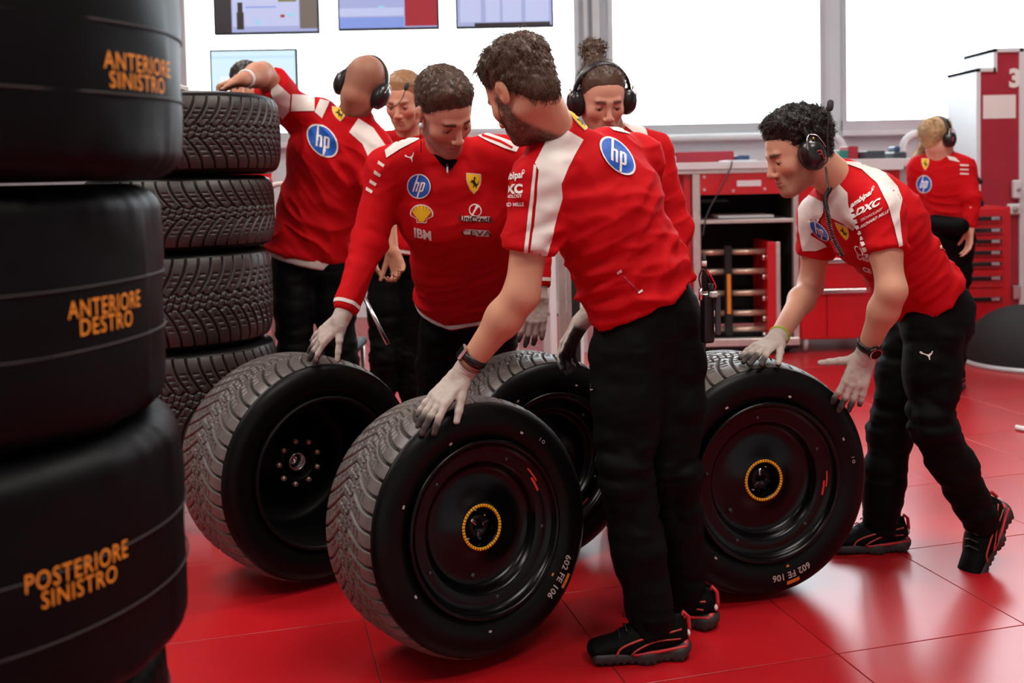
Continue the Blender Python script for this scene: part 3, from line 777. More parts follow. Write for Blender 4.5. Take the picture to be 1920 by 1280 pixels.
# ------------------------------------------------------------------ the stack of bare wet tyres
SY = 4.02; sc = P(352, 600, SY)
trolley = empty('tyre_trolley', (sc[0], SY, 0)); tag(trolley, 'low pale trolley base under the stack of bare treaded tyres', 'trolley')
def zpx(py, Y, px=352): return P(px, py, Y)[2]
zlev = [zpx(165, 3.66), zpx(328, 3.66), zpx(475, 3.66), zpx(664, 3.66), zpx(845, 3.66)]
zb0 = zlev[4] - .012
MB().box(sc[0] - .30, sc[0] + .22, SY - .32, SY + .32, zb0 - .06, zb0, .006).build('deck', 'white_cloth', trolley)
for sx in (-1, 1):
    for sy_ in (-1, 1):
        MB().box(sc[0] - .04 + sx * .22 - .03, sc[0] - .04 + sx * .22 + .03, SY + sy_ * .26 - .03, SY + sy_ * .26 + .03, 0, zb0 - .06).build('leg', 'white_cloth', trolley)
names = ['top tyre of the bare treaded stack, forearm resting on it', 'second tyre down in the bare treaded stack', 'third tyre down in the bare treaded stack, wider than the two above', 'bottom tyre of the bare treaded stack']
for k in range(4):
    z1, z0 = zlev[k], zlev[k + 1]; wdt = (z0 - z1) * -1 - .003
    w = .30 if wdt < .34 else .375
    root = empty('tyre', (sc[0] + [.02, -.012, -.03, -.02][k], SY, (z0 + z1) / 2))
    root.rotation_euler = Matrix.Rotation(PI / 2 if k % 2 else -PI / 2, 3, 'X').to_euler(); root.scale = (1, wdt / (w + .008), 1)
    tyre_parts(root, w, shaded=True)
    q = MB().lathe([(.236, -w / 2 + .03), (.243, -w / 2 + .002), (.234, -w / 2 - .002), (.226, -w / 2 + .01), (.220, -w / 2 + .05), (.20, 0), (.22, w / 2 - .05), (.226, w / 2 - .01), (.234, w / 2 + .002), (.243, w / 2 - .002), (.236, w / 2 - .03)], 64).lathe([(.205, -.01), (.05, -.03), (.03, 0), (.05, .02), (.205, .01)], 48)
    loc_obj('rim', q, 'rim_dark', root)
    arc_text(root, 'WET', .29, 1.2, .03, -(w / 2 + .006), 'orange_mark', 'orange_marking') if k == 2 else None
    tag(root, names[k], 'tyre', 'bare treaded tyres in the stack')
o = MB().box(sc[0] - .03, sc[0] + .10, SY - .30, SY - .20, zlev[0], zlev[0] + .02, .004).build('folded_cloth', 'white_cloth', None, (sc[0] + .03, SY - .25, zlev[0]))
tag(o, 'pale cloth lying on top of the bare treaded tyre stack', 'cloth')

# ------------------------------------------------------------------ foreground stack of covered tyres
FY = 1.50
def covered(name_label, cx, z0, z1, r, seams, lines, a_mid, hcap, seed, slope=0):
    cpt = P(cx, 600, FY); z0 += .0004; z1 -= .0004; root = empty('tyre', (cpt[0], FY, z0)); H = z1 - z0
    n = 220; m = 44; V = []; 
    t = np.linspace(0, 1, m)
    prof = []
    rc = .055
    for k in range(9): a = PI / 2 * k / 8; prof.append((r - rc + rc * math.sin(a), rc * (1 - math.cos(a)) * .75))
    for z in np.linspace(rc, H - rc, m - 18)[1:-1]: prof.append((r, z))
    for k in range(9): a = PI / 2 * k / 8; prof.append((r - rc + rc * math.cos(a), H - rc * .75 * (1 - math.sin(a))))
    prof = [(.12, 0.0)] + prof + [(.12, H), (.0001, H - .012)]
    prof = np.array(prof); A = np.linspace(0, 2 * PI, n, endpoint=False)
    AA, K = np.meshgrid(A, np.arange(len(prof)), indexing='ij')
    rr = prof[K, 0]; zz = prof[K, 1]
    e = np.clip(1 - np.minimum(zz, H - zz) / .10, 0, 1)
    sl = slope * np.cos(AA - 1.0)
    nz = vnoise(np.stack([AA * 9, zz * 6, np.full_like(zz, seed)], -1)) * .0035 * e + vnoise(np.stack([AA * 26 + zz * 9, zz * 9, np.full_like(zz, seed + 5)], -1)) * .0022 * e + vnoise(np.stack([AA * 3, zz * 12, np.full_like(zz, seed + 9)], -1)) * .004
    bulge = .006 * np.sin(PI * np.clip(zz / H, 0, 1))
    rr2 = np.where(rr > .13, rr + nz + bulge - .006, rr)
    V = np.stack([rr2 * np.cos(AA), rr2 * np.sin(AA), zz + (.0 * vnoise(np.stack([AA * 4, rr * 9, zz * 0 + seed], -1)) * (rr > .13))], -1).reshape(-1, 3)
    M = len(prof); i = np.arange(n)[:, None]; j = np.arange(M - 1)[None]
    F = np.stack([i * M + j, ((i + 1) % n) * M + j, ((i + 1) % n) * M + j + 1, i * M + j + 1], -1).reshape(-1, 4)
    mk('cover', V, F, 'cover_cloth', root, local=True)
    for zs in seams:
        pts = [((r + .0012) * math.cos(a), (r + .0012) * math.sin(a), zs - z0 + .0012 * math.sin(a * 5 + seed)) for a in np.linspace(0, 2 * PI, 160, endpoint=False)]
        mk('seam', *(lambda q: (np.concatenate(q.v), q.f))(MB().tube(pts, .0016, 6, closed=True)), 'cover_seam', root, local=True)
    zc = (seams[0] + seams[1]) / 2 - z0
    for (s, px0, px1, py, hpx) in lines:
        def hit(px, py_):
            d = ray(px, py_); o_ = CAM - np.array([cpt[0], FY, 0]); A2 = d[0] ** 2 + d[1] ** 2; B2 = 2 * (o_[0] * d[0] + o_[1] * d[1]); C2 = o_[0] ** 2 + o_[1] ** 2 - (r + .004) ** 2
            t = (-B2 - math.sqrt(max(B2 * B2 - 4 * A2 * C2, 0))) / (2 * A2); q = o_ + d * t; return math.atan2(q[0], -q[1]), q[2]
        a0, _ = hit(px0, py); a1, _ = hit(px1, py); pm = (px0 + px1) / 2; z1 = hit(pm, py - hpx / 2)[1]; z0_ = hit(pm, py + hpx / 2)[1]; hcap = z1 - z0_; zc = (z1 + z0_) / 2 - z0
        v, f = text_mesh(s, .004, step=.35, space=1.10); wd = v[:, 0].max() - v[:, 0].min()
        ang = -PI / 2 + (a0 + a1) / 2 + v[:, 0] / wd * (a1 - a0)
        V = np.stack([(r + .0042) * np.cos(ang), (r + .0042) * np.sin(ang), zc + v[:, 1] * hcap], 1)
        mk('lettering', V, f, 'orange_ink', root, local=True, smooth=False)
    return tag(root, name_label, 'covered tyre', 'covered tyres in the foreground stack')
def zf(py): return 1.30 - (py - 350) * 1.60 / FPX
covered('topmost covered tyre lettered ANTERIORE SINISTRO', -118, zf(344), zf(-75), .355, (zf(205), zf(92)), (('ANTERIORE', 195, 318, 118, 33), ('SINISTRO', 206, 308, 153, 31)), 0, 0, 1)
covered('covered tyre lettered ANTERIORE DESTRO, second in the foreground stack', -163, zf(766), zf(347), .350, (zf(612), zf(512)), (('ANTERIORE', 127, 263, 571, 34), ('DESTRO', 150, 248, 605, 32)), 0, 0, 2)
covered('covered tyre lettered POSTERIORE SINISTRO, third in the foreground stack', -140, zf(1192), zf(769), .355, (zf(1045), zf(940)), (('POSTERIORE', 45, 240, 1065, 36), ('SINISTRO', 77, 220, 1101, 33)), 0, 0, 3)
covered('plain covered tyre at the bottom left corner below the lettered ones', -160, .305, zf(1194), .335, (.40, .50), (), 0, 0, 4)
covered('lowest covered tyre, standing on the floor under the foreground stack', -160, 0.0, .302, .340, (.12, .2), (), 0, 0, 5)
# ------------------------------------------------------------------ figures: smooth distance fields turned into one skin each
def smin(a, b, k):
    h = np.clip(k - np.abs(a - b), 0, None) / k; return np.minimum(a, b) - h * h * k * .25
def smax(a, b, k): return -smin(-a, -b, k)
class Prim:
    def __init__(s, fn, lo, hi, k=.02, op='add'): s.fn, s.lo, s.hi, s.k, s.op = fn, np.asarray(lo, float), np.asarray(hi, float), k, op
def cap(a, b, ra, rb, k=.02, op='add', cut=None):
    a = np.asarray(a, float); b = np.asarray(b, float); ab = b - a; L = ab @ ab + 1e-12
    def fn(p):
        t = np.clip(((p - a) @ ab) / L, 0, 1); d = np.linalg.norm(p - a - t[..., None] * ab, axis=-1) - (ra + (rb - ra) * t)
        if cut is not None: d = smax(d, (p - cut[0]) @ cut[1], .006)
        return d
    r = max(ra, rb); return Prim(fn, np.minimum(a, b) - r, np.maximum(a, b) + r, k, op)
def ecap(a, b, side, A, B, k=.03, op='add', cut=None, cut2=None, pw=2.0):
    """elliptic capsule; A, B = (half width along side, half depth) at the ends"""
    a = np.asarray(a, float); b = np.asarray(b, float); ax = b - a; L = np.linalg.norm(ax); ax = ax / L
    u = nrm(side - ax * (np.asarray(side) @ ax)); v = np.cross(ax, u)
    def fn(p):
        q = p - a; t = q @ ax; tc = np.clip(t, 0, L); s_ = tc / L
        ru = A[0] + (B[0] - A[0]) * s_; rv = A[1] + (B[1] - A[1]) * s_
        e = (t - tc); m = np.minimum(ru, rv)
        g = ((np.abs(q @ u) / ru) ** pw + (np.abs(q @ v) / rv) ** pw + (np.abs(e) / m) ** pw) ** (1 / pw)
        d = (g - 1) * m
        if cut is not None: d = smax(d, (p - cut[0]) @ cut[1], .006)
        if cut2 is not None: d = smax(d, (p - cut2[0]) @ cut2[1], .006)
        return d
    r = max(*A, *B); return Prim(fn, np.minimum(a, b) - r, np.maximum(a, b) + r, k, op)
def ell(c, r, R=None, k=.02, op='add', cut=None):
    c = np.asarray(c, float); r = np.asarray(r, float); R = np.eye(3) if R is None else R
    def fn(p):
        q = ((p - c) @ R) / r; g = np.linalg.norm(q, axis=-1); d = (g - 1) * r.min()
        if cut is not None: d = smax(d, (p - cut[0]) @ cut[1], .006)
        return d
    m = r.max(); return Prim(fn, c - m, c + m, k, op)
def polygonise(prims, axes, big=.25):
    xs, ys, zs = axes; F = np.full((len(xs), len(ys), len(zs)), big, np.float32)
    for p in prims:
        pad = p.k + .02
        I = [slice(max(0, np.searchsorted(a, lo - pad) - 1), np.searchsorted(a, hi + pad) + 1) for a, lo, hi in zip(axes, p.lo, p.hi)]
        g = np.stack(np.meshgrid(xs[I[0]], ys[I[1]], zs[I[2]], indexing='ij'), -1)
        if g.size == 0: continue
        d = p.fn(g); f = F[I[0], I[1], I[2]]
        if p.op == 'add': F[I[0], I[1], I[2]] = smin(f, d, p.k)
        elif p.op == 'sub': F[I[0], I[1], I[2]] = smax(f, -d, p.k)
        elif p.op == 'head': F[I[0], I[1], I[2]] = smin(f, d, p.k)
    ins = F < 0
    c = [ins[a:ins.shape[0] - 1 + a, b:ins.shape[1] - 1 + b, d:ins.shape[2] - 1 + d] for a in (0, 1) for b in (0, 1) for d in (0, 1)]
    s = sum(x.astype(np.int8) for x in c); act = (s > 0) & (s < 8)
    ii, jj, kk = np.nonzero(act); n = len(ii)
    if n == 0: return np.zeros((0, 3)), np.zeros((0, 4), int)
    idx = -np.ones(act.shape, np.int64); idx[ii, jj, kk] = np.arange(n)
    acc = np.zeros((n, 3)); cnt = np.zeros(n)
    off = [(a, b, d) for a in (0, 1) for b in (0, 1) for d in (0, 1)]
    for A in range(8):
        for B in range(A + 1, 8):
            oa, ob = off[A], off[B]
            if sum(abs(x - y) for x, y in zip(oa, ob)) != 1: continue
            fa = F[ii + oa[0], jj + oa[1], kk + oa[2]]; fb = F[ii + ob[0], jj + ob[1], kk + ob[2]]
            m = (fa < 0) != (fb < 0); t = np.where(m, fa / (fa - fb + 1e-12), 0)
            pa = np.stack([xs[ii + oa[0]], ys[jj + oa[1]], zs[kk + oa[2]]], -1); pb = np.stack([xs[ii + ob[0]], ys[jj + ob[1]], zs[kk + ob[2]]], -1)
            acc += np.where(m[:, None], pa + (pb - pa) * t[:, None], 0); cnt += m
    V = acc / cnt[:, None]
    Q = []
    a, b, c_ = F.shape
    e = ins[:-1] != ins[1:]; x, y, z = np.nonzero(e[:, 1:-1, 1:-1]); y += 1; z += 1
    q = np.stack([idx[x, y - 1, z - 1], idx[x, y, z - 1], idx[x, y, z], idx[x, y - 1, z]], -1); fl = ins[x, y, z]; q[~fl] = q[~fl][:, ::-1]; Q.append(q)
    e = ins[:, :-1] != ins[:, 1:]; x, y, z = np.nonzero(e[1:-1, :, 1:-1]); x += 1; z += 1
    q = np.stack([idx[x - 1, y, z - 1], idx[x - 1, y, z], idx[x, y, z], idx[x, y, z - 1]], -1); fl = ins[x, y, z]; q[~fl] = q[~fl][:, ::-1]; Q.append(q)
    e = ins[:, :, :-1] != ins[:, :, 1:]; x, y, z = np.nonzero(e[1:-1, 1:-1, :]); x += 1; y += 1
    q = np.stack([idx[x - 1, y - 1, z], idx[x, y - 1, z], idx[x, y, z], idx[x - 1, y, z]], -1); fl = ins[x, y, z]; q[~fl] = q[~fl][:, ::-1]; Q.append(q)
    Q = np.concatenate(Q); Q = Q[(Q >= 0).all(1)]
    return V, Q
def smooth(V, Q, it=2, lam=.5):
    for _ in range(it):
        acc = np.zeros_like(V); cnt = np.zeros(len(V))
        for a, b in ((0, 1), (1, 2), (2, 3), (3, 0)):
            np.add.at(acc, Q[:, a], V[Q[:, b]]); np.add.at(acc, Q[:, b], V[Q[:, a]]); np.add.at(cnt, Q[:, a], 1); np.add.at(cnt, Q[:, b], 1)
        V = V + lam * (acc / np.maximum(cnt, 1)[:, None] - V)
    return V
def normals(V, Q):
    n = np.cross(V[Q[:, 2]] - V[Q[:, 0]], V[Q[:, 3]] - V[Q[:, 1]]); N = np.zeros_like(V)
    for k in range(4): np.add.at(N, Q[:, k], n)
    return N / (np.linalg.norm(N, axis=1, keepdims=True) + 1e-12)
def axis_grid(lo, hi, step, fine=None, fstep=None):
    if fine is None: return np.arange(lo, hi + step, step)
    a = max(lo, fine[0]); b = min(hi, fine[1])
    return np.unique(np.round(np.concatenate([np.arange(lo, a, step), np.arange(a, b, fstep), np.arange(b, hi + step, step)]), 5))
def skin(prims, step, fine=None, fstep=None, it=2):
    lo = np.min([p.lo for p in prims if p.op != 'sub'], 0) - .03; hi = np.max([p.hi for p in prims if p.op != 'sub'], 0) + .03
    ax = [axis_grid(lo[k], hi[k], step, None if fine is None else (fine[0][k], fine[1][k]), fstep) for k in range(3)]
    V, Q = polygonise(prims, ax); V = smooth(V, Q, it); return V, Q

# ---- head, in its own frame: x = its left ear, y = forward, z = up (metres)
def head_field(p, o):
    x, y, z = p[..., 0], p[..., 1], p[..., 2]; ax = np.abs(x)
    q = np.stack([ax, y, z], -1)
    def E(c, r): r = np.asarray(r); return (np.linalg.norm((q - np.asarray(c)) / r, axis=-1) - 1) * r.min()
    def C(a, b, ra, rb):
        a = np.asarray(a, float); ab = np.asarray(b) - a; t = np.clip(((q - a) @ ab) / (ab @ ab), 0, 1)
        return np.linalg.norm(q - a - t[..., None] * ab, axis=-1) - (ra + (rb - ra) * t)
    d = E((0, -.014, .046), (.077, .098, .084))
    d = smin(d, E((0, .030, -.015), (.062, .060, .088)), .03)
    d = smin(d, C((.046, .0, -.050), (.014, .066, -.088), .020, .018), .03)
    d = smin(d, E((0, .075, -.088), (.020, .016, .016)), .02)
    d = smin(d, E((.038, .056, -.016), (.024, .024, .022)), .02)
    d = smin(d, C((.0, .088, .028), (.034, .078, .030), .009, .008), .014)
    # sockets
    d = smax(d, -E((.031, .098, .008), (.018, .016, .012)), .012)
    # lids
    d = smin(d, E((.031, .0705, .006), (.0150, .0150, .0125)), .004)
    d = smin(d, smax(E((.031, .0745, .0055), (.0135, .0132, .0125)), .0045 - z, .001), .002)
    d = smin(d, C((.018, .081, .012), (.043, .076, .011), .0028, .0022), .003)
    d = smin(d, C((.018, .080, -.002), (.042, .075, -.001), .0020, .0018), .004)
    # nose
    d = smin(d, C((0, .088, .018), (0, .106, -.020), .0070, .0100), .012)
    d = smin(d, E((0, .108, -.026), (.0095, .0105, .0085)), .008)
    d = smin(d, E((.0125, .098, -.030), (.0080, .0100, .0070)), .006)
    d = smax(d, -E((.0065, .103, -.038), (.0035, .005, .004)), .003)
    # mouth
    d = smin(d, E((0, .084, -.058), (.026, .013, .018)), .012)
    d = smin(d, C((.0, .0960, -.0510), (.020, .086, -.0555), .0046, .0022), .004)
    d = smin(d, C((.0, .0950, -.0620), (.018, .085, -.0590), .0056, .0026), .004)
    d = smax(d, -C((0, .1005, -.0568), (.023, .088, -.0572), .0016, .0012), .002)
    d = smin(d, E((0, .080, -.092), (.016, .012, .012)), .012)
    # ears
    e = E((.079, -.008, .000), (.0075, .018, .031)); e = smin(e, E((.083, -.014, .010), (.0050, .016, .020)), .006)
    e = smax(e, -E((.090, -.004, .002), (.008, .009, .016)), .004)
    d = smin(d, e, .006)
    return d
def head_prim(c, R, s=1.0, k=.025):
    def fn(p): return head_field(((p - c) @ R) / s, None) * s
    return Prim(fn, c - .14 * s, c + .14 * s, k, 'head')
def sm(x, a, b): t = np.clip((x - a) / (b - a), 0, 1); return t * t * (3 - 2 * t)
def face_colors(V, c, R, skin_c, s=1.0, beard=0.0, beard_c=(.05, .03, .02), brow_c=(.05, .03, .02), flush=1.0, bald=None, beard_n=None):
    p = ((V - c) @ R) / s; x, y, z = p[:, 0], p[:, 1], p[:, 2]; ax = np.abs(x)
    near = (np.linalg.norm(p, axis=1) < .16)
    C = np.tile(np.asarray(skin_c, float), (len(V), 1))
    C *= (1 + .06 * vnoise(V * 28))[:, None]
    def blend(m, col, a=1.0):
        w = (m * a * near)[:, None]; C[:] = C * (1 - w) + np.asarray(col) * w
    blend(np.exp(-(((ax - .038) / .02) ** 2 + ((z + .018) / .018) ** 2 + ((y - .07) / .03) ** 2)), (skin_c[0] * 1.02, skin_c[1] * .72, skin_c[2] * .70), .55 * flush)
    blend(np.exp(-((ax / .014) ** 2 + ((z + .026) / .012) ** 2 + ((y - .11) / .015) ** 2)), (skin_c[0] * 1.0, skin_c[1] * .70, skin_c[2] * .68), .5 * flush)
    blend(np.exp(-(((ax - .082) / .010) ** 2 + ((z - .0) / .03) ** 2 + ((y + .008) / .02) ** 2)), (skin_c[0] * 1.0, skin_c[1] * .62, skin_c[2] * .58), .5)
    lip = np.exp(-(((z + .0565) / .0075) ** 4)) * (1 - sm(ax, .018, .026)) * sm(y, .078, .084)
    blend(lip, (.42, .13, .11), .75)
    blend(np.exp(-(((z + .0568) / .0015) ** 2)) * (1 - sm(ax, .018, .024)) * sm(y, .078, .084), (.12, .03, .03), .8)
    # brows
    bz = .030 - .10 * np.clip(ax - .030, 0, 1); bt = .0058 * (1 - .5 * sm(ax, .03, .05))
    m = (1 - sm(np.abs(z - bz), bt * .7, bt * 1.5)) * sm(ax, .010, .015) * (1 - sm(ax, .044, .052)) * sm(y, .06, .07)
    blend(m, brow_c, .85)
    # lash line
    m = np.exp(-(((z - .0105) / .0022) ** 2)) * sm(ax, .015, .019) * (1 - sm(ax, .043, .047)) * sm(y, .070, .075)
    blend(m, (.05, .025, .02), .6)
    if beard > 0:
        jaw = (1 - sm(z, -.040 + .0, -.022)) * sm(y, -.012, .008) * (1 - sm(-z, .135, .16))
        side = sm(ax, .050, .060) * (1 - sm(z, .005, .02)) * sm(y, -.004, .008) * (1 - sm(y, .030, .045))
        must = (1 - sm(np.abs(z + .044), .005, .009)) * (1 - sm(ax, .026, .034)) * sm(y, .08, .086)
        cut = 1 - (1 - sm(ax, .020, .030)) * sm(z, -.050, -.044) * sm(y, .07, .08)
        m = np.clip(np.maximum(np.maximum(jaw * cut, side), must), 0, 1) * (1 - lip)
        m = m * (.92 + .20 * vnoise(p * 240)) ; m = np.clip(m, 0, 1)
        blend(m, beard_c, beard)
    if bald is not None:   # shaved shadow of the hair area
        hl = sm(z, -.045 + .75 * np.clip(y + .02, 0, 1), -.015 + .75 * np.clip(y + .02, 0, 1)) * (1 - sm(z, .10, .125))
        blend(hl, bald, .55)
    return C
def frame_from(fwd, up):
    f = nrm(fwd); u = nrm(np.asarray(up) - f * (np.asarray(up) @ f)); x = np.cross(f, u)   # x = right hand side of the figure
    return np.stack([x, f, u], 1)

# ---- hair: a cap on the skull plus many tapering strands
def hair_part(parent, c, R, m, s=1.0, thick=.012, front=.070, length=.030, n=1600, wav=0.0, up=.35, sweep=(0, -.3, -.6), seed=1, nape=-.055, width=.0012, clump=.0035, sides=.012, topx=0.0, rnd=.35, top_scale=1.0):
    rg = np.random.default_rng(seed)
    def hl(q):   # signed: > 0 outside the haired region
        x, y, z = q[..., 0], q[..., 1], q[..., 2]
        line = np.interp(y, [-.12, -.085, -.045, -.012, .008, .030, .050, .065, .085], [nape, nape, nape * .7, .010, .018, .028, front - .02, front - .006, front + .004])
        return (line - z) * .7
    def fn(p):
        q = ((p - c) @ R) / s
        top = sm(q[..., 2], .03, .11)
        edge = sm(-hl(q), .0, .050); t = .001 + (sides + (thick - sides) * top - .0015) * edge + (.25 + .75 * edge) * clump * vnoise(q * 75 + seed) + (.25 + .75 * edge) * clump * .8 * vnoise(q * 150 + seed)
        e = (np.linalg.norm((q - np.array([0, -.014, .046])) / np.array([.077, .098, .084]), axis=-1) - 1) * .077 - t
        e2 = (np.linalg.norm((q - np.array([0, -.052, -.015])) / np.array([.055, .048, .060]), axis=-1) - 1) * .048 - sides * .7 * edge
        return smax(smin(e, e2, .02), hl(q), .006) * s
    V, Q = skin([Prim(fn, c - .14 * s, c + .14 * s, .002)], .0032, it=1)
    N = normals(V, Q); mb = MB().add(V, Q)
    # strands
    pick = rg.integers(0, len(V), n); swl = np.asarray(sweep, float)
    NV = []; NF = []; seg = 4
    base = V[pick] - N[pick] * .003
    ql = ((base - c) @ R) / s
    sw = np.tile(swl, (n, 1)); sw[:, 0] += ql[:, 0] * 6
    sw = sw @ R.T
    g = sw + rg.normal(0, rnd, (n, 3)); g = g - N[pick] * np.sum(g * N[pick], 1, keepdims=True)
    g = g / (np.linalg.norm(g, axis=1, keepdims=True) + 1e-9)
    inner = sm(-hl(ql), .0, .018)
    L = length * s * (.5 + .8 * rg.random(n)) * (.25 + .75 * inner) * (1 + (top_scale - 1) * sm(ql[:, 2], .07, .11))
    dirn = g * (1 - up) + N[pick] * up; side = np.cross(dirn, N[pick]); side /= np.linalg.norm(side, axis=1, keepdims=True) + 1e-9
    ph = rg.random(n) * 6.28; P_ = []
    for k in range(seg + 1):
        t = k / seg; pt = base + dirn * (L * t)[:, None] - N[pick] * (L * t * t * up * .8)[:, None]
        pt = pt + side * (wav * np.sin(ph + t * 7) * t)[:, None] + N[pick] * (wav * np.cos(ph + t * 7) * t)[:, None]; P_.append(pt)
    for k in range(seg + 1):
        w = width * s * (1 - .8 * k / seg)
        a = P_[k] + side * w; b = P_[k] - side * w * .5 + N[pick] * w; cc = P_[k] - side * w * .5 - N[pick] * w
        NV.append(np.stack([a, b, cc], 1))
    NV = np.stack(NV, 1).reshape(-1, 3); o0 = np.arange(n) * (seg + 1) * 3
    for k in range(seg):
        for a in range(3):
            b = (a + 1) % 3; NF.append(np.stack([o0 + k * 3 + a, o0 + k * 3 + b, o0 + k * 3 + 3 + b, o0 + k * 3 + 3 + a], 1))
    mb.add(NV, np.concatenate(NF))
    return mb.build('hair', m, parent, smooth=True)

# ---- hands
def hand_joints(wrist, d, n, thumb, curl=.3, spread=.12, s=1.0, tcurl=.3, tout=.75, curls=None):
    """wrist; d = direction of the fingers; n = normal out of the BACK of the hand; thumb = side vector towards the thumb"""
    d = nrm(d); n = nrm(n - d * (np.asarray(n) @ d)); t = np.cross(d, n)
    if t @ np.asarray(thumb) < 0: t = -t
    caps = []
    w = np.asarray(wrist, float)
    xs = [.030, .010, -.010, -.029]; kl = [.088, .092, .087, .080]; fl = [(.040, .024, .019), (.045, .028, .020), (.041, .026, .019), (.032, .020, .017)]
    for i in range(4):
        kn = w + (d * kl[i] + t * xs[i]) * s
        caps.append((w + (d * .012 + t * xs[i] * .75) * s, kn, .0135 * s, .0110 * s, 'palm'))
        a = (1.5 - i) * spread; dd = nrm(d * math.cos(a) + t * math.sin(a)); cu = curls[i] if curls else curl
        p = kn; ang = 0
        for j, L in enumerate(fl[i]):
            ang += cu * (1.0, 1.15, .8)[j]; v = dd * math.cos(ang) - n * math.sin(ang)
            q = p + v * L * s; caps.append((p, q, (.0094, .0084, .0076)[j] * s, (.0086, .0077, .0066)[j] * s, 'f%d' % i)); p = q
    # thumb
    b = w + (d * .022 + t * .026 - n * .006) * s; a = tout
    v0 = nrm(d * math.cos(a) + t * math.sin(a) - n * .25); p1 = b + v0 * .036 * s
    v1 = nrm(v0 + d * tcurl * .6 - n * tcurl * .3); p2 = p1 + v1 * .034 * s; v2 = nrm(v1 + d * tcurl * .4 - n * tcurl * .3); p3 = p2 + v2 * .026 * s
    caps += [(w + (d * .012 + t * .012) * s, b, .014 * s, .0145 * s, 'palm'), (b, p1, .0145 * s, .0115 * s, 'th'), (p1, p2, .0108 * s, .0094 * s, 'th'), (p2, p3, .0094 * s, .0078 * s, 'th')]
    return caps, (d, n, t, w)
def hand_prims(caps, grow=0.0, wristcap=None):
    out = [cap(a, b, ra + grow, rb + grow, .012 if tg == 'palm' else .005) for a, b, ra, rb, tg in caps]
    return out
def glove_part(parent, caps, fr, elbow, dip='palm', cuff=.055, s=1.0, cr=.031, name='glove', bands=True):
    d, n, t, w = fr; ad = nrm(np.asarray(elbow) - w)
    pr = [cap(w + ad * .0 + d * .006, w + ad * cuff, cr * .93 * s, cr * s, .012, cut=(w + ad * cuff, ad))] + hand_prims(caps, .0012)
    lo = np.min([p.lo for p in pr], 0) - .01; hi = np.max([p.hi for p in pr], 0) + .01
    ax = [np.arange(lo[k], hi[k], .0024) for k in range(3)]
    V, Q = polygonise(pr, ax); V = smooth(V, Q, 1); N = normals(V, Q)
    h = (V - w) @ n; y = (V - w) @ d
    cream = np.array([.50, .44, .39]); dark = np.array([.020, .019, .019])
    tips = sm(y, .128 * s, .150 * s)
    side = N @ n
    m = sm(-(side), -.05, .25) * sm(y, .01, .03) if dip == 'palm' else 0
    m = np.clip(np.maximum(m, tips * .9), 0, 1)
    m = m * (1 - sm((V - w) @ ad, .0, .01))
    C = cream * (1 - m[:, None]) + dark * m[:, None]; C *= (1 + .08 * vnoise(V * 90))[:, None]
    # knit wrinkles
    V = V + N * (.0006 * np.sin(((V - w) @ ad) * 900) * sm((V - w) @ ad, .0, .02))[:, None] + N * (.0009 * vnoise(V * 110))[:, None]
    o = mk(name, V, Q, 'glove_vcol', parent, colors=C)
    return o

